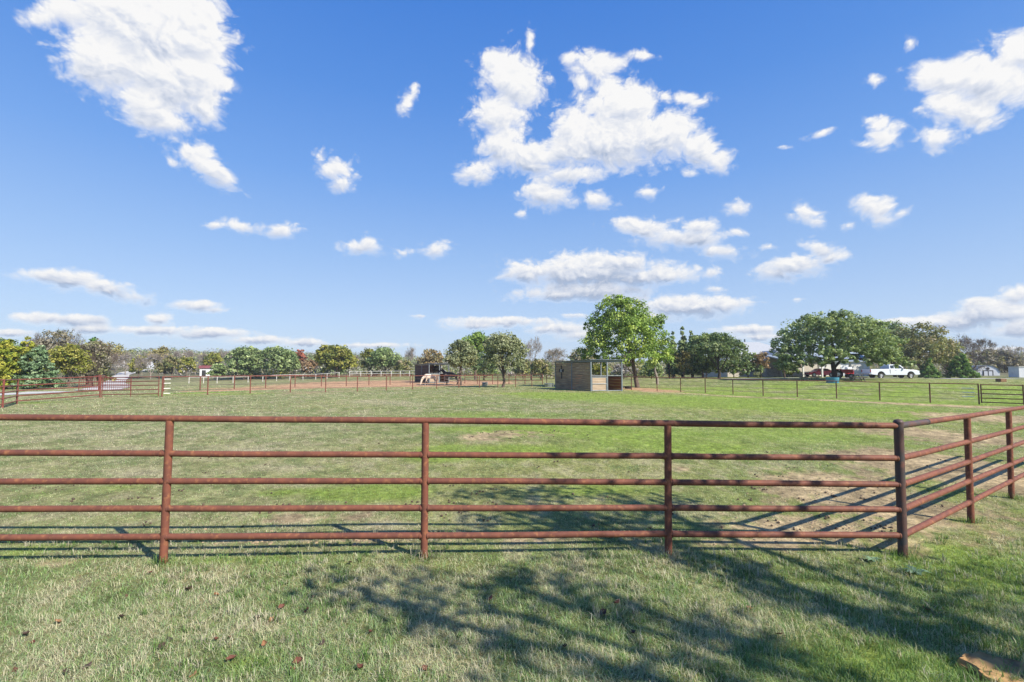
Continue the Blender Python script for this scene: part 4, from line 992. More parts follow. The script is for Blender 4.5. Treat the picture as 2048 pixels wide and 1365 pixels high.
# --- distant wood: one mass
def wood():
    rs = np.random.RandomState(21); V_, Q_, C_ = [], [], []; off = 0
    pts = []
    for k in range(3600):
        a = rs.uniform(-.88, .88); r_ = math.sqrt(rs.uniform(128**2, 430**2)); x, y = r_*math.sin(a), r_*math.cos(a)
        az = x/y
        if y < 122: continue
        if min(seg_d(x, y, DRIVE[i], DRIVE[i+1]) for i in range(2, 6)) < 6: continue
        if -.86 < az < -.60 and r_ < 170 and rs.rand() < .8: continue
        if az > .3 and az < .62 and r_ < 150: continue
        pts.append((x, y))
    pts += [(u_, v_) for u_, v_ in [((rs.uniform(-.62, .25))*y_, y_) for y_ in rs.uniform(119, 150, 260)]]
    pts += [((rs.uniform(.60, 1.15))*y_, y_) for y_ in rs.uniform(122, 150, 160)]
    pts += [((rs.uniform(.05, .50))*y_, y_) for y_ in rs.uniform(96, 125, 110)]
    P = np.array(pts); Zg = gz(P[:, 0], P[:, 1])
    pals = ['grey', 'greyolive', 'mix', 'oak', 'yellow', 'gold', 'darkoak', 'brown']
    for (x, y), z in zip(pts, Zg):
        az = x/y; near = y < 160; r_ = math.hypot(x, y)
        pr = np.array([.26, .24, .20, .17, .06, .015, .08, .0]) if az < .0 else np.array([.12, .34, .18, .14, .06, .03, .06, .07])
        if r_ > 330: pr = np.array([.05, .1, .15, .28, .08, .08, .24, .02])
        pal = pals[rs.choice(8, p=pr/pr.sum())]
        h = rs.uniform(2.6, 5.0)*(1.0 if r_ < 300 else 1.2); w = h*rs.uniform(.9, 1.5)
        if near: h *= .75
        bush = rs.rand() < .25
        if bush: h *= .6
        n = 130 if y < 200 else 85
        lf = .42 if y < 200 else .75
        d = rs.randn(n, 3); d /= np.linalg.norm(d, axis=1)[:, None]; rad = (.45+.55*rs.rand(n)**.5)[:, None]
        bumps = 1+.28*np.sin(d[:, :1]*5+x)*np.cos(d[:, 2:]*6+y)
        Pp = np.array([x, y, z+h*.52])+d*rad*bumps*np.array([w/2, w/2, h*.5])
        if pal in ('grey', 'greyolive'): Pp = Pp[:int(n*.6)]; d = d[:int(n*.6)]
        v, q = quads(Pp, d+rs.randn(len(Pp), 3)*.5+np.array([0, 0, .4]), lf, rs, .7)
        c = np.array(PAL[pal])[rs.choice(4, len(Pp))]*(.75+.5*rs.rand(len(Pp), 1))*rs.uniform(.95, 1.4)
        V_.append(v); Q_.append(q+off); off += len(v); C_.append(np.repeat(c, 4, 0))
    o = fast_mesh('distant_woodland', np.vstack(V_), np.vstack(Q_), 4, M['leaf'], cols=np.vstack(C_))
    tag(o, 'mixed grey olive and green woodland along the far horizon', 'woodland', kind='stuff')
wood()

# ------------------------------------------------------------------ gravel drives (sheets just above the ground)
M['gravel'] = mat('pale gravel', (.50, .49, .47), (.38, .37, .35), 30, .95)
def ribbon(name, pts, w):
    P = [Vector((a, b, 0)) for a, b in pts]; Q = []
    for i in range(len(P)-1):
        a = P[max(i-1, 0)]; b = P[i]; c = P[i+1]; d = P[min(i+2, len(P)-1)]
        for k in range(10):
            t = k/10; Q.append(.5*((2*b)+(c-a)*t+(2*a-5*b+4*c-d)*t*t+(3*b-a-3*c+d)*t**3))
    Q.append(P[-1]); vs, fs = [], []; K = 7
    for i, p in enumerate(Q):
        d = (Q[min(i+1, len(Q)-1)]-Q[max(i-1, 0)]).normalized(); nn = Vector((-d.y, d.x, 0))
        for k in range(K):
            q = p+nn*w*(k/(K-1)-.5)*(1+.12*math.sin(i*1.3+k)); vs.append((q.x, q.y, g1(q.x, q.y)+.035))
    for i in range(len(Q)-1):
        for k in range(K-1): fs.append((i*K+k, (i+1)*K+k, (i+1)*K+k+1, i*K+k+1))
    o = MB().add(vs, fs).build(name, M['gravel'], None, True); tag(o, kind='structure')
ribbon('gravel_drive', [(30, 68.5), (44, 68.8), (56, 70.2), (75, 72.5), (100, 76), (130, 82)], 3.4)
ribbon('driveway', DRIVE, 3.4)
ribbon('gravel_drive', [(-75, 23), (-50, 31), (-41, 36.5), (-41, 43)], 3.6)

# ------------------------------------------------------------------ house, carport, garage, sheds
M['stone'] = mat('pale stone wall', (.42, .37, .31), (.24, .20, .17), 4.5, .9, c3=(.50, .46, .40), s3=7, lo3=.5, hi3=.62, bump=.4)
M['cream'] = mat('cream siding', (.50, .46, .40), (.44, .40, .35), 3, .8)
M['shingle'] = mat('grey shingles', (.36, .38, .41), (.28, .30, .33), 8, .8, 0, 5, (1, 1, 3))
M['lightroof'] = mat('light metal roof', (.30, .34, .38), (.25, .29, .33), 4, .45, .2)
M['glass'] = mat('dark glass', (.03, .04, .05), None, 2, .08, spec=.6)
M['white'] = mat('white siding', (.66, .68, .72), (.58, .60, .65), 2, .6)
def house():
    Y0 = 83.0; x0, x1 = 38.1, 54.0; zb = .3; zt = zb+2.9
    root = thing('house', 'stone house with grey hipped roof half hidden behind the dark oaks', 'house', (44, 88, zb))
    m = MB(); m.box(((x0+x1)/2, Y0+7.5, (zb+zt)/2-.3), (x1-x0, 11, zt-zb+.6)); m.build('wall', M['cream'], root)
    # hip roof
    a = .5; m = MB(); zr = zb+6.5
    m.add([(x0-a, Y0+2-a, zt), (x1+a, Y0+2-a, zt), (x1+a, Y0+13+a, zt), (x0-a, Y0+13+a, zt), (x0+5.6, Y0+7.5, zr), (x1-7.4, Y0+7.5, zr)],
          [(0, 1, 5, 4), (1, 2, 5), (2, 3, 4, 5), (3, 0, 4), (0, 3, 2, 1)])
    rf = m.build('roof', M['shingle'], root)
    MB().tube([(44.2, Y0+8, zr-.4), (44.2, Y0+8, zr+.6)], .14, 8).build('chimney', M['graysteel'], rf)
    # stone gable wing in front
    wx0, wx1 = 43.6, 47.6; yw = Y0-.6
    m = MB(); m.prism([(wx0, zb-.6), (wx1, zb-.6), (wx1, zb+2.15), (wx0, zb+2.15)], yw, Y0+2, 'xz'); m.build('wall', M['stone'], root)
    m = MB(); m.prism([(wx0+.01, zb+2.15), (wx1-.01, zb+2.15), (wx1-.01, zt), ((wx0+wx1)/2, zt+1.6), (wx0+.01, zt)], yw+.06, Y0+2, 'xz'); m.build('gable', M['cream'], root)
    cx = (wx0+wx1)/2; m = MB()
    for s in (-1, 1):
        e = cx+s*((wx1-wx0)/2+.4)
        m.add([(cx, yw-.35, zt+1.78), (e, yw-.35, zt-.22), (e, Y0+6, zt-.22), (cx, Y0+6, zt+1.78), (cx, yw-.35, zt+1.66), (e, yw-.35, zt-.34), (e, Y0+6, zt-.34), (cx, Y0+6, zt+1.66)],
              [(0, 1, 2, 3), (4, 7, 6, 5), (0, 4, 5, 1), (1, 5, 6, 2), (2, 6, 7, 3)])
    m.build('roof', M['shingle'], root)
    for x in (40.0, 42.2, 50):
        f = MB().box((x, Y0+1.97, zb+1.5), (1.3, .08, 1.3)).build('window', M['whitepaint'], root)
        MB().box((x, Y0+1.925, zb+1.5), (1.1, .03, 1.1)).build('pane', M['glass'], f)
house()
def carport():
    z = .42; root = thing('carport', 'open carport with light metal roof and white posts over the red car', 'carport', (50, 78, z))
    for (x, y) in ((46.0, 76), (49.0, 76), (53.5, 76), (46.0, 82), (53.5, 82)):
        MB().box((x, y, z+1.2), (.22, .22, 2.6)).build('post', M['whitepaint'], root)
    m = MB(); m.prism([(75.3, z+2.45), (82.8, z+3.6), (82.8, z+3.75), (75.3, z+2.6)], 43.5, 55.0, 'yz'); m.build('roof', M['lightroof'], root)
carport()
def garage():
    z = .4; root = thing('garage', 'white sided garage seen between the oak trunk and the pickup', 'garage', (60, 88, z))
    m = MB(); m.box((59.5, 89, z+1.2), (9, 6, 3.0)); m.build('wall', M['white'], root)
    m = MB(); m.prism([(85.6, z+2.6), (92.4, z+2.6), (89, z+4.2)], 54.6, 64.4, 'yz'); m.build('roof', M['lightroof'], root)
    for x in (57.5, 61.6): MB().box((x, 85.97, z+1.1), (2.6, .08, 2.1)).build('door', M['whitepaint'], root)
garage()
def gambrel():
    p = gp(1974, 108); root = thing('garden_shed', 'small white barn shaped shed with dark doors and a round vent', 'shed', p, build_world=False); root.rotation_euler = (0, 0, -.35); root.scale = (.74, .8, .74)
    w, h = 5.6, 3.0; prof = [(-w/2, -.4), (w/2, -.4), (w/2, 1.05), (w*.39, 2.1), (w*.17, 2.85), (0, 3.0), (-w*.17, 2.85), (-w*.39, 2.1), (-w/2, 1.05)]
    MB().prism(prof, 0, 6, 'xz').build('wall', M['white'], root)
    m = MB(); top = [(w/2+.12, .95), (w*.40, 2.14), (w*.175, 2.93), (0, 3.09), (-w*.175, 2.93), (-w*.40, 2.14), (-w/2-.12, .95)]
    n = len(top); vs = [(x, -.12, z) for x, z in top]+[(x, 6.1, z) for x, z in top]+[(x*1.02, -.12, z+.09) for x, z in top]+[(x*1.02, 6.1, z+.09) for x, z in top]
    fs = []
    for i in range(n-1): fs += [(i, i+1, n+i+1, n+i), (2*n+i, 3*n+i, 3*n+i+1, 2*n+i+1), (i, 2*n+i, 2*n+i+1, i+1)]
    m.add(vs, fs); m.build('roof', M['graysteel'], root)
    d = MB().box((0, -.02, .75), (2.5, .08, 1.75)).build('door', M['black'], root)
    for s in (-1, 1): MB().box((s*.55, -.075, .68), (.85, .04, 1.35)).build('door_panel', M['white'], d)
    MB().lathe([(.001, -.05), (.42, -.05), (.42, .02), (.001, .02)], (0, 0, 2.15), 20, 'y').build('vent', M['black'], root)
gambrel()
def container():
    p = gp(2066, 95); root = thing('portable_shed', 'white and blue portable building cut by the right edge of the picture', 'shed', p, build_world=False); root.rotation_euler = (0, 0, -.2)
    MB().box((0, 1.3, 1.0), (5.0, 2.6, 2.1)).build('wall', M['white'], root)
    MB().box((0, 1.3, 2.12), (5.2, 2.8, .14)).build('roof', M['whitepaint'], root)
    M['bluedoor'] = mat('dusty blue', (.12, .17, .26), (.09, .13, .21), 3, .5)
    f = MB().box((-.3, -.03, 1.0), (1.5, .07, 1.9)).build('door', M['bluedoor'], root)
    MB().box((-.3, -.075, 1.25), (.9, .03, .9)).build('pane', M['glass'], f)
    MB().box((1.6, -.03, 1.0), (1.2, .07, 1.9)).build('door', M['bluedoor'], root)
container()
def redshed():
    p = gp(415, 128); p.z += .1; root = thing('small_shed', 'little pale shed with a red roof left of the oak pair', 'shed', p, build_world=False); root.rotation_euler = (0, 0, .5)
    M['redroof'] = mat('red roof', (.20, .06, .06), (.15, .05, .05), 3, .6)
    MB().box((0, 0, 1.08), (3.0, 2.6, 2.4)).build('wall', M['white'], root)
    MB().prism([(-1.6, 2.25), (1.6, 2.25), (0, 3.0)], -1.8, 1.8, 'yz').build('roof', M['redroof'], root)
    MB().box((-.6, -1.32, .9), (.9, .06, 1.7)).build('door', M['black'], root)
redshed()
for (u, Y, sx, lab) in ((307, 165, 6, 'far white building behind the leaning bare tree'), (230, 168, 4, 'tiny far white building above the driveway')):
    p = gp(u, Y); root = thing('far_building', lab, 'building', p, build_world=False)
    MB().box((0, 0, 1.2), (sx, 4, 3.2)).build('wall', M['white'], root)
    MB().prism([(-2.2, 2.75), (2.2, 2.75), (0, 3.9)], -sx/2-.2, sx/2+.2, 'yz').build('roof', M['lightroof'], root)

# ------------------------------------------------------------------ vehicles
M['carwhite'] = mat('white car paint', (.62, .66, .72), (.60, .64, .70), 2, .3, coat=.5)
M['carred'] = mat('red car paint', (.45, .012, .014), (.40, .012, .012), 2, .3, coat=.5)
M['tyre'] = mat('tyre rubber', (.022, .022, .022), (.03, .03, .03), 5, .85)
M['chrome'] = mat('bright rim', (.62, .63, .65), (.5, .5, .52), 4, .3, .7)
M['lamp'] = mat('headlight', (.75, .77, .8), None, 3, .15)
M['redlamp'] = mat('tail light', (.4, .02, .02), None, 3, .2)
def arch(cx, r, zb, n=9):
    return [(cx+r*math.cos(math.pi*k/n), zb+max(0, 1)*r*math.sin(math.pi*k/n)) for k in range(n+1)]
def wheel(root, x, y, r, w, side):
    t = MB().lathe([(r*.6, -w/2), (r*.95, -w/2), (r, -w*.3), (r, w*.3), (r*.95, w/2), (r*.6, w/2)], (x, y, r), 24, 'y')
    wh = t.build('wheel', M['tyre'], root, True)
    q = MB().lathe([(.001, -.02), (r*.25, -.05), (r*.5, -.01), (r*.62, -.03), (r*.62, .03), (.001, .03)], (x, y+side*w*.42, r), 20, 'y')
    q.build('rim', M['chrome'], wh, True)
def taper(prof, w0, inset, zb, m=None):
    m = m or MB(); n = len(prof)
    vs = [(x, -(w0/2-inset*(z-zb)), z) for x, z in prof]+[(x, (w0/2-inset*(z-zb)), z) for x, z in prof]
    fs = [tuple(range(n))[::-1], tuple(range(n, 2*n))]+[(i, (i+1) % n, (i+1) % n+n, i+n) for i in range(n)]
    return m.add(vs, fs)
def pickup():
    p = gp(1779, 69.5); root = thing('pickup_truck', 'long white extended cab pickup truck parked on the gravel drive', 'pickup truck', p, build_world=False); root.rotation_euler = (0, 0, -.05)
    zb = .48; r = .40
    prof = [(-3.35, .62), (-3.35, 1.30), (-.78, 1.32), (-.6, 1.30), (1.25, 1.28), (1.45, 1.27), (2.95, 1.17), (3.22, 1.08), (3.3, .95), (3.3, .55), (2.75, zb)]+arch(2.12, .52, zb)[1:]+[(1.6-.02, zb)]+[(-1.35, zb)]+arch(-1.95, .52, zb)[1:]+[(-2.5, zb), (-3.2, .55)]
    b = taper(prof, 2.04, .06, .5).build('body', M['carwhite'], root, bevel=.03)
    cab = [(-.78, 1.28), (-.72, 1.88), (-.55, 1.97), (.62, 1.98), (.80, 1.92), (1.50, 1.26)]
    taper(cab, 1.92, .26, 1.28).build('cab', M['carwhite'], root, bevel=.03)
    def side(poly, name):
        m = MB()
        for s in (-1, 1):
            vs = [(x, s*(1.92/2-.26*(z-1.28)+.012), z) for x, z in poly]; m.add(vs, [tuple(range(len(vs))) if s < 0 else tuple(range(len(vs)))[::-1]])
        m.build(name, M['glass'], root)
    side([(-.62, 1.40), (-.60, 1.83), (-.12, 1.86), (-.12, 1.40)], 'side_window'); side([(-.02, 1.38), (-.02, 1.86), (.64, 1.86), (1.12, 1.40)], 'side_window')
    m = MB(); y0 = .86; m.add([(1.50+.01, -y0, 1.30), (1.50+.01, y0, 1.30), (.86, y0-.14, 1.89), (.86, -y0+.14, 1.89)], [(0, 1, 2, 3)]); m.build('windshield', M['glass'], root)
    m = MB().box((-2.05, 0, 1.325), (2.4, 1.6, .02)); m.build('bed', M['black'], root)
    for (x, nm) in ((3.33, 'front_bumper'), (-3.42, 'rear_bumper')): MB().box((x, 0, .62), (.14, 1.9, .22)).build(nm, M['chrome'], root, bevel=.03)
    for s in (-1, 1):
        MB().box((3.24, s*.78, .98), (.14, .34, .2)).build('headlight', M['lamp'], root, bevel=.02)
        MB().box((-3.36, s*.92, 1.05), (.05, .14, .36)).build('tail_light', M['redlamp'], root)
        MB().box((1.15, s*1.12, 1.45), (.12, .22, .26)).build('mirror', M['black'], root, bevel=.02)
        MB().box((.08, s*1.005, 1.20), (.16, .03, .05)).build('handle', M['black'], root)
        MB().box((-.70, s*1.0, 1.0), (.025, .05, .62)).build('door_gap', M['black'], root)
        for x in (-1.95, 2.12): wheel(root, x, s*.88, r, .28, s)
    MB().box((3.31, 0, .98), (.05, 1.15, .2)).build('grille', M['black'], root)
    MB().box((0, 0, .48), (5.4, 1.5, .16)).build('chassis', M['black'], root)
pickup()
def redcar():
    p = gp(1637, 78.5); p.z += .02; root = thing('parked_car', 'red sports car parked in the shade under the carport', 'car', p, build_world=False); root.rotation_euler = (0, 0, math.pi+.05)
    zb = .30
    prof = [(-2.3, .45), (-2.3, .95), (-1.7, 1.0), (1.0, .92), (2.1, .80), (2.35, .62), (2.35, .35), (1.95, zb)]+arch(1.45, .40, zb)[1:]+[(-1.0, zb)]+arch(-1.42, .40, zb)[1:]+[(-2.2, .35)]
    taper(prof, 1.86, .1, .4).build('body', M['carred'], root, bevel=.05)
    taper([(-1.75, .95), (-1.0, 1.32), (-.1, 1.37), (.25, 1.33), (.95, .90)], 1.66, .35, .92).build('roof', M['carred'], root, bevel=.04)
    m = MB()
    for s in (-1, 1):
        q = [(-1.25, 1.0), (-.85, 1.27), (.15, 1.28), (.65, .98)]; vs = [(x, s*(.83-.35*(z-.92)+.012), z) for x, z in q]; m.add(vs, [(0, 1, 2, 3)])
    m.build('side_window', M['glass'], root)
    for s in (-1, 1):
        MB().box((2.28, s*.65, .66), (.12, .32, .12)).build('headlight', M['lamp'], root, bevel=.02); MB().box((-2.31, s*.6, .82), (.04, .4, .12)).build('tail_light', M['redlamp'], root)
        for x in (-1.42, 1.45): wheel(root, x, s*.80, .33, .22, s)
redcar()
def tractor():
    p = gp(1683, 63.5); root = thing('tractor', 'small red tractor behind the trunk of the wide oak', 'tractor', p, build_world=False); root.rotation_euler = (0, 0, -.5)
    MB().box((.55, 0, .95), (1.3, .5, .5)).build('hood', M['carred'], root, bevel=.06)
    MB().box((-.35, 0, .75), (.9, .45, .3)).build('chassis', M['black'], root, bevel=.03)
    for s in (-1, 1):
        MB().prism([(-1.0, 1.0), (-.8, 1.25), (-.2, 1.25), (.05, .95), (-.05, .95), (-.3, 1.17), (-.75, 1.17), (-.92, 1.0)], s*.45, s*.72, 'xz').build('fender', M['carred'], root)
        wheel(root, -.5, s*.58, .55, .3, s); wheel(root, .95, s*.45, .33, .18, s)
    MB().box((-.55, 0, 1.15), (.4, .4, .12)).box((-.73, 0, 1.38), (.08, .4, .4)).build('seat', M['black'], root, bevel=.03)
    MB().tube([(-.05, 0, 1.1), (-.15, 0, 1.45)], .03, 6).tube([(-.15, -.18, 1.45), (-.15, .18, 1.45)], .02, 6).build('steering_wheel', M['black'], root)
    m = MB(); m.tube([(-.9, -.4, 1.0), (-.9, -.4, 2.0), (-.9, .4, 2.0), (-.9, .4, 1.0)], .035, 6); m.build('roll_bar', M['black'], root)
tractor()
def cart():
    p = gp(1697, 70); root = thing('utility_cart', 'red and white cart standing between the tractor and the pickup', 'cart', p, build_world=False)
    MB().box((0, 0, .85), (.9, .7, .5)).build('box', M['carred'], root, bevel=.03)
    MB().box((-.1, 0, 1.38), (.7, .6, .42)).build('tank', M['whiteplastic'], root, bevel=.08)
    for s in (-1, 1): wheel(root, 0, s*.5, .32, .16, s)
    MB().tube([(.55, 0, .6), (1.3, 0, .45)], .03, 6).build('handle', M['black'], root)
cart()

# ------------------------------------------------------------------ horses
def skinned(name, V_, E_, Rr, mat_, root, lv=2):
    me = bpy.data.meshes.new(name); me.from_pydata(V_, E_, []); me.materials.append(mat_)
    o = bpy.data.objects.new(name, me); col.objects.link(o); o.parent = root
    o.modifiers.new('skin', 'SKIN'); 
    sv = me.skin_vertices[0].data
    for i, r_ in enumerate(Rr): sv[i].radius = r_ if isinstance(r_, tuple) else (r_, r_); sv[i].use_root = (i == 0)
    s = o.modifiers.new('sub', 'SUBSURF'); s.levels = lv; s.render_levels = lv
    for f_ in o.modifiers: 
        if f_.type == 'SKIN': f_.use_smooth_shade = True
    org[o.name] = Vector((0, 0, 0)); return o
def horse(label, p, rz, coat, mane, scale=1.0, grazing=False, legs=None):
    root = thing('horse', label, 'horse', p, build_world=False); root.rotation_euler = (0, 0, rz); root.scale = (scale,)*3
    V_ = [(-.52,0,1.20), (-.1,0,1.12), (.30,0,1.11), (.56,0,1.17)]
    Rr = [(.25,.30), (.30,.32), (.28,.34), (.20,.30)]
    if grazing: nk = [(.80,0,1.08),(.98,0,.82),(1.10,0,.58),(1.16,0,.42),(1.22,0,.20),(1.25,0,.08)]; nr = [(.12,.19),(.085,.14),(.07,.11),(.085,.13),(.055,.075),(.05,.06)]
    else: nk = [(.78,0,1.36),(.95,0,1.52),(1.08,0,1.63),(1.20,0,1.60),(1.38,0,1.42),(1.47,0,1.32)]; nr = [(.12,.19),(.085,.14),(.075,.11),(.085,.12),(.06,.075),(.05,.065)]
    E_ = [(0,1),(1,2),(2,3)]; k = 3
    for q, r_ in zip(nk, nr): V_.append(q); Rr.append(r_); E_.append((k, len(V_)-1)); k = len(V_)-1
    off = legs or [0, 0, 0, 0]
    for j, (s, o_) in enumerate(((-1, off[0]), (1, off[1]))):    # hind
        ch = [(-.56,s*.13,1.02,.19),(-.50+o_*.2,s*.16,.80,.115),(-.72+o_*.6,s*.16,.50,.06),(-.66+o_,s*.16,.16,.036),(-.61+o_,s*.16,.03,.055)]; a = 0
        for x, y, z, r_ in ch: V_.append((x,y,z)); Rr.append(r_); E_.append((a, len(V_)-1)); a = len(V_)-1
    for j, (s, o_) in enumerate(((-1, off[2]), (1, off[3]))):    # front
        ch = [(.44,s*.12,.95,.14),(.46+o_*.2,s*.14,.76,.08),(.49+o_*.6,s*.14,.43,.052),(.48+o_,s*.14,.15,.034),(.52+o_,s*.14,.03,.05)]; a = 2
        for x, y, z, r_ in ch: V_.append((x,y,z)); Rr.append(r_); E_.append((a, len(V_)-1)); a = len(V_)-1
    body = skinned('body', V_, E_, Rr, coat, root, 2)
    hd = Vector(nk[3])
    for s in (-1, 1):
        bk = Vector((-.02, s*.06, .12)) if not grazing else Vector((-.12, s*.06, .04))
        m = MB(); m.tube([hd+Vector((0, s*.05, .04)), hd+bk+Vector((0, 0, .05))], [.035, .006], 6); m.build('ear', coat, root, True)
    m = MB(); top = [Vector(V_[3])+Vector((-.05, 0, .20))]+[Vector(q)+(Vector((-.03, 0, .16)) if not grazing else Vector((.04, 0, .13))) for q in nk[:4]]
    m.tube(top, [.03, .05, .055, .05, .03], 6); 
    for q in top[:-1]: m.tube([q, q+Vector((-.02, -.12, -.16))], [.05, .01], 5)
    m.build('mane', mane, root, True)
    m = MB(); m.tube([(-.78,0,1.28),(-.90,0,1.15),(-.93,0,.8),(-.92,0,.45)], [.04,.07,.08,.02], 8); m.build('tail', mane, root, True)
M['cream_coat'] = mat('cream coat', (.60, .48, .37), (.70, .62, .54), 2.5, .7)
M['cream_mane'] = mat('pale mane', (.72, .66, .52), (.62, .55, .42), 6, .8)
M['dark_coat'] = mat('dark bay coat', (.02, .012, .011), (.03, .016, .014), 3, .5)
ph = gp(861, 62.5); horse('cream palomino horse grazing with its head down beside the brown shelter', ph, math.pi+.25, M['cream_coat'], M['cream_mane'], 1.0, True, [.12, -.1, -.18, .16])
ph = gp(903, 63.0); horse('dark bay horse standing in the pen in front of the shelter', ph, math.pi-.1, M['dark_coat'], M['black'], 1.2, False, [.05, -.08, .0, .04])
M['panel'] = mat('light steel panel', (.42, .36, .32), (.34, .28, .24), 4, .5)
pa, pb = gp(889, 61.5), gp(922, 62)
bar_gate('corral_panel', 'pale steel corral panel in front of the dark horse', pa, pb, M['panel'], (.45, .75, 1.1, 1.42), .025)

# ------------------------------------------------------------------ shade tree behind the camera, out of frame: its branches throw the dappled shade
def shade_tree():
    rs = np.random.RandomState(4)
    blobs = [(750,1150,125,22,1.5),(820,1240,120,20,1.3),(690,1190,60,14,.8),(770,1218,100,20,1),(860,1195,100,34,.9),(940,1165,60,16,.8),(900,1290,120,42,1.3),(1010,1345,140,32,1.3),(1070,1250,80,26,.9),(1120,1165,110,12,1),
             (950,1040,90,9,.8),(1100,985,190,12,1.8),(1190,1030,170,20,2.2),(1070,1062,120,8,1.3),(1290,1000,70,14,1.5),(1180,1062,150,10,1.5),(1390,1047,60,6,.8),(1450,1066,60,6,.6),
             (1850,1165,55,12,.8),(1990,1150,50,10,.8),(1690,1148,80,9,.7),(1250,1118,150,9,.9),(1480,1122,130,8,.9),(2010,1225,40,16,.7),(1400,1325,70,22,.4),(1240,1340,60,20,.7)]
    def strip(pts, w, dens):
        for (a, b) in zip(pts[:-1], pts[1:]):
            n = max(2, int(math.hypot(b[0]-a[0], b[1]-a[1])/55))
            for k in range(n): t = k/n; blobs.append((a[0]+(b[0]-a[0])*t, a[1]+(b[1]-a[1])*t, 42, w*.85, dens*.72))
    strip([(1330,1100),(1480,1150),(1600,1195),(1760,1245),(1980,1300)], 17, 1.3)
    strip([(1090,1150),(1240,1215),(1400,1265),(1600,1352)], 16, 1.2)
    C = []
    for (u, v, ru, rv, dn) in blobs:
        x, y = px2g(u, v); _, ya = px2g(u, v+rv); _, yb = px2g(u, v-rv); rx = ru/F*y; ry = max((yb-ya)/2, .1)
        n = max(1, int(math.pi*rx*ry*dn*4.6))
        for k in range(n):
            a = rs.rand()*6.283; r_ = math.sqrt(rs.rand()); H = rs.uniform(4.3, 6.8)
            q = (x+rx*r_*math.cos(a)+.95*H, y+ry*r_*math.sin(a)-.75*H, H); pu, pv = proj(np.array([q[0]]), np.array([q[1]]), np.array([q[2]]))
            if q[1] > 0 and pu[0] < 2350 and pv[0] > -350: H = 4.4; q = (x+rx*r_*math.cos(a)+.95*H, y+ry*r_*math.sin(a)-.75*H, H); pu, pv = proj(np.array([q[0]]), np.array([q[1]]), np.array([q[2]]))
            if q[1] > 0 and pu[0] < 2250 and pv[0] > -250: continue
            C.append(q)
    C = np.array(C); base = Vector((11.5, -4.2, g1(11.5, -4.2)))
    root = thing('oak_tree', 'tall oak behind the camera whose branches shade the foreground grass', 'tree', base, build_world=False)
    Cl = C-np.array(base)
    m_ = 42; P = Cl[:, None]+rs.randn(len(Cl), m_, 3)*.16; P = P.reshape(-1, 3)
    # leaves sit only at clusters laid out to throw the chosen shade patches
    V, Q = quads(P, rs.randn(len(P), 3)+np.array([.3, -.2, .6]), .11, rs, .75)
    c = np.array(PAL['oak'])[rs.choice(4, len(P))]*(.8+.4*rs.rand(len(P), 1))
    fast_mesh('crown', V, Q, 4, M['leaf'], root, cols=np.repeat(c, 4, 0))
    m = MB(); hub = Vector((-1.0, .5, 3.4)); m.tube([(0, 0, -.3), (-.2, .1, 1.2), hub, (-1.8, 1.2, 5.0), (-2.4, 1.6, 6.4)], [.42, .32, .26, .17, .08], 12)
    # limbs go to cluster means
    from_ = [hub, Vector((-1.8, 1.2, 5.0)), Vector((-.6, .3, 2.6))]
    cent = Cl[rs.choice(len(Cl), 16, replace=False)].copy()
    for _ in range(5):
        dd = ((Cl[:, None]-cent[None])**2).sum(2).argmin(1)
        for k in range(16):
            if (dd == k).any(): cent[k] = Cl[dd == k].mean(0)
    for k in range(16):
        e = Vector(cent[k]); s = min(from_, key=lambda q: (q-e).length); mid = s.lerp(e, .5)+Vector((0, 0, .25))
        m.tube([s, mid, e], [.07, .045, .03], 8)
        for i in np.where(dd == k)[0][:14]: m.tube([mid.lerp(e, rs.uniform(.5, 1)), Vector(Cl[i])], [.028, .008], 5)
    m.build('trunk', M['bark'], root, True)
shade_tree()

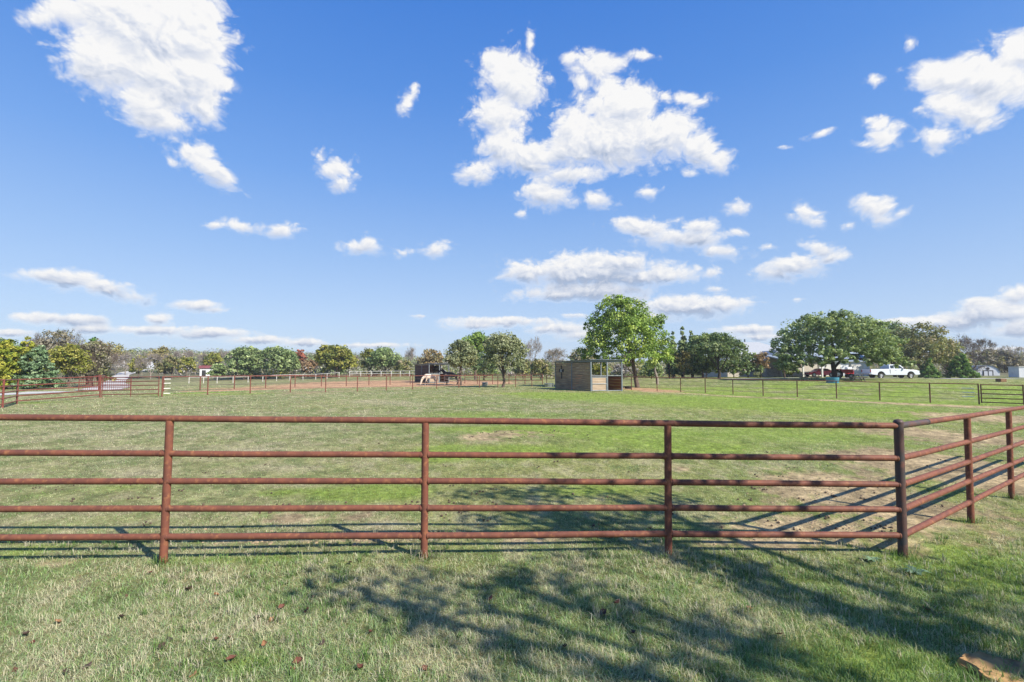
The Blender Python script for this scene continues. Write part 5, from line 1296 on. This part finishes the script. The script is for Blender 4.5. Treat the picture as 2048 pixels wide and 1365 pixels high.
# ------------------------------------------------------------------ small things on the ground
def fallen_leaves():
    rs = np.random.RandomState(9)
    mats = [mat('dead leaf red brown', (.15, .055, .035), (.08, .035, .025), 30, .7), mat('dead leaf tan', (.26, .13, .06), (.17, .085, .045), 30, .7), mat('dead leaf dark', (.07, .045, .035), (.045, .03, .025), 30, .7)]
    protos = []
    for k in range(3):
        m = MB(); nx, ny = 7, 5; vs = []
        for i in range(nx):
            t = i/(nx-1); wdt = math.sin(math.pi*min(t*1.02+.02, 1))**.7*.36*(1+.25*math.sin(t*14+k))
            for j in range(ny):
                s = (j/(ny-1)-.5)*2; vs.append((t-.5, s*wdt, .22*s*s*(1 if k != 1 else -.8)+.18*(t-.5)**2*(1+k)+.04*math.sin(9*t+3*s)))
        fs = [(i*ny+j, (i+1)*ny+j, (i+1)*ny+j+1, i*ny+j+1) for i in range(nx-1) for j in range(ny-1)]
        m.add(vs, fs); m.tube([(.5, 0, .05), (.66, .02, .09)], [.018, .01], 5); protos.append(m)
    px = [(462,1325,1.6,0),(643,1290,1.4,2),(460,1282,1.1,0),(595,1330,1.2,0),(172,1337,1.2,2),(377,1184,1.6,2),(432,1195,1.0,1),(252,1197,1,0),(242,1240,1.1,2),(115,1250,1.1,1),(340,1282,1.2,2),(542,1247,1,1),(562,1220,1.1,0),(612,1225,1,0),(529,1295,1,1),(432,1285,1,0),(385,1355,1,1),(720,1342,1.2,0),(740,1270,1,0),(585,1342,1.1,1),(52,1275,1.2,2),(65,1292,1,0),(625,1197,1,0),(515,1242,1.2,2),(322,1300,1.2,2),(1234,1207,1.2,0),(1206,1232,1.7,2),(1266,1272,1.3,2),(1499,1220,1.1,1),(1854,1225,1.3,1),(1559,1275,1,1),(30,1345,1.2,0),(130,1352,1,2),(850,1345,1,0),(980,1200,1,0),(1130,1300,1.1,2),(270,905,1.2,0),(205,900,1,0),(700,1130,1,2),(300,1150,.9,0)]
    for i, (u, v, s, k) in enumerate(px):
        x, y = px2g(u, v); m = protos[i % 3]; sc_ = .043*s*(.9+.3*rs.rand())
        o = MB().add(m.v, m.f).build('fallen_leaf', mats[k], None, True); o.location = (x, y, g1(x, y)+.020); o.scale = (sc_,)*3
        o.rotation_euler = (rs.uniform(-.5, .5), rs.uniform(-.5, .5), rs.uniform(0, 6.28))
        big = s >= 1.5
        nm = ['reddish brown', 'tan orange', 'dark brown'][k]
        lab = {462: 'largest reddish brown curled leaf in the left foreground grass', 377: 'large dark curled leaf right of the left fence post foot', 1206: 'large dark leaf in the shaded middle foreground', 643: 'dark brown leaf at the edge of the tree shadow'}.get(u)
        if lab: tag(o, lab, 'fallen leaf')
        else: tag(o, f'small {nm} dead leaf lying curled in the foreground grass', 'fallen leaf', f'small {nm} fallen leaves')
fallen_leaves()
def rock():
    rs = np.random.RandomState(2); x, y = px2g(2035, 1356); m = MB(); n = 26; k = 12; vs = []
    for i in range(k):
        f = i/(k-1)
        for j in range(n):
            a = 2*math.pi*j/n; r_ = 1+.10*math.sin(3*a+1)+.07*math.sin(7*a)+.03*math.sin(13*a+i)
            e = (1-f**5)**.4 if f < 1 else 0
            vs.append((math.cos(a)*r_*.29*(e if i else 1)*1.0, math.sin(a)*r_*.14*(e if i else 1), -.05+.085*min(f*1.6, 1)+.012*math.sin(5*math.cos(a)*e*3+i)))
    fs = [(i*n+j, i*n+(j+1) % n, (i+1)*n+(j+1) % n, (i+1)*n+j) for i in range(k-1) for j in range(n)]
    m.add(vs, fs)
    M['sandstone'] = mat('sandstone', (.38, .24, .10), (.27, .16, .07), 9, .9, 0, 10, bump=1.0, c3=(.16, .10, .055), s3=11, lo3=.58, hi3=.70)
    o = m.build('rock', M['sandstone'], None, True); o.location = (x, y, g1(x, y)); o.rotation_euler = (.10, .05, -.25); tag(o, 'flat orange sandstone slab in the grass at the bottom right corner', 'rock')
rock()
def weed(u, v, label, s=1.0):
    rs = np.random.RandomState(int(u)); x, y = px2g(u, v); z = g1(x, y); m = MB()
    for k in range(15):
        a = rs.rand()*6.28; L_ = s*rs.uniform(.06, .13); w_ = L_*.2; d = Vector((math.cos(a), math.sin(a), 0)); q = Vector((-d.y, d.x, 0)); p = Vector((x, y, z+.01)); up = Vector((0, 0, 1))
        m.add([p, p+d*L_*.5+q*w_+up*L_*.35, p+d*L_+up*L_*.25, p+d*L_*.5-q*w_+up*L_*.35, p+d*L_*.5+up*L_*.28], [(0, 1, 4), (1, 2, 4), (2, 3, 4), (3, 0, 4)])
    o = m.build('weed', M['weed'], None, loc=(x, y, z)); tag(o, label, 'weed')
M['weed'] = mat('weed leaf', (.12, .20, .10), (.16, .24, .14), 20, .5)
weed(1832, 1150, 'low broad leaved weed rosette right of the dark corner post'); weed(1745, 1125, 'small broad leaved weed left of the dark corner post foot', .8)
def clods():
    rs = np.random.RandomState(6); m = MB()
    cand = [(rs.uniform(40, 2000), rs.uniform(845, 1060)) for _ in range(80)]+[(rs.normal(1050, 90), rs.normal(868, 8)) for _ in range(30)]+[(rs.normal(950, 40), rs.normal(1000, 25)) for _ in range(14)]
    cand += [(rs.uniform(1450, 1800), rs.uniform(930, 1085)) for _ in range(26)]
    for (u, v) in cand:
        x, y = px2g(u, v)
        z = g1(x, y)
        for j in range(rs.randint(1, 5)):
            c = Vector((x+rs.randn()*.05, y+rs.randn()*.05, z+.012)); r_ = rs.uniform(.008, .02)
            m.lathe([(.001, -r_), (r_, -r_*.3), (r_*.9, r_*.4), (.001, r_*.8)], c, 6)
    m2 = MB()
    for (u, v) in [(rs.normal(1700, 130), rs.uniform(900, 1090)) for _ in range(420)]+[(rs.normal(600, 160), rs.normal(1078, 9)) for _ in range(120)]+[(rs.normal(1930, 70), rs.normal(880, 25)) for _ in range(160)]:
        if u > 1790+(1090-v)*1.1: continue
        x, y = px2g(u, v); z = g1(x, y); r_ = rs.uniform(.008, .024)
        m2.lathe([(.001, -r_*.3), (r_, 0), (r_*.75, r_*.45), (.001, r_*.6)], (x, y, z), 6)
    q = m2.build('soil_lumps', mat('tan soil lumps', (.36, .27, .165), (.22, .165, .11), 9, .95), None, True); tag(q, 'loose tan soil lumps on the trodden dirt inside the paddock corner', 'soil lumps', kind='stuff')
    o = m.build('dirt_clods', mat('dark clods', (.12, .085, .06), (.07, .055, .04), 20, .95), None, True); tag(o, 'dark clods and droppings scattered over the paddock grass', 'clods', kind='stuff')
clods()

# ------------------------------------------------------------------ thin air haze round the whole place
def haze():
    m, nt = newmat('haze air'); out = N(nt, 'ShaderNodeOutputMaterial'); v = N(nt, 'ShaderNodeVolumePrincipled')
    v.inputs['Color'].default_value = (.82, .88, .96, 1); v.inputs['Density'].default_value = .0004; v.inputs['Anisotropy'].default_value = .2
    nt.links.new(v.outputs[0], out.inputs['Volume'])
    o = MB().box((0, 0, 4.5), (3300, 3300, 27)).build('haze', m); tag(o, kind='stuff')
haze()
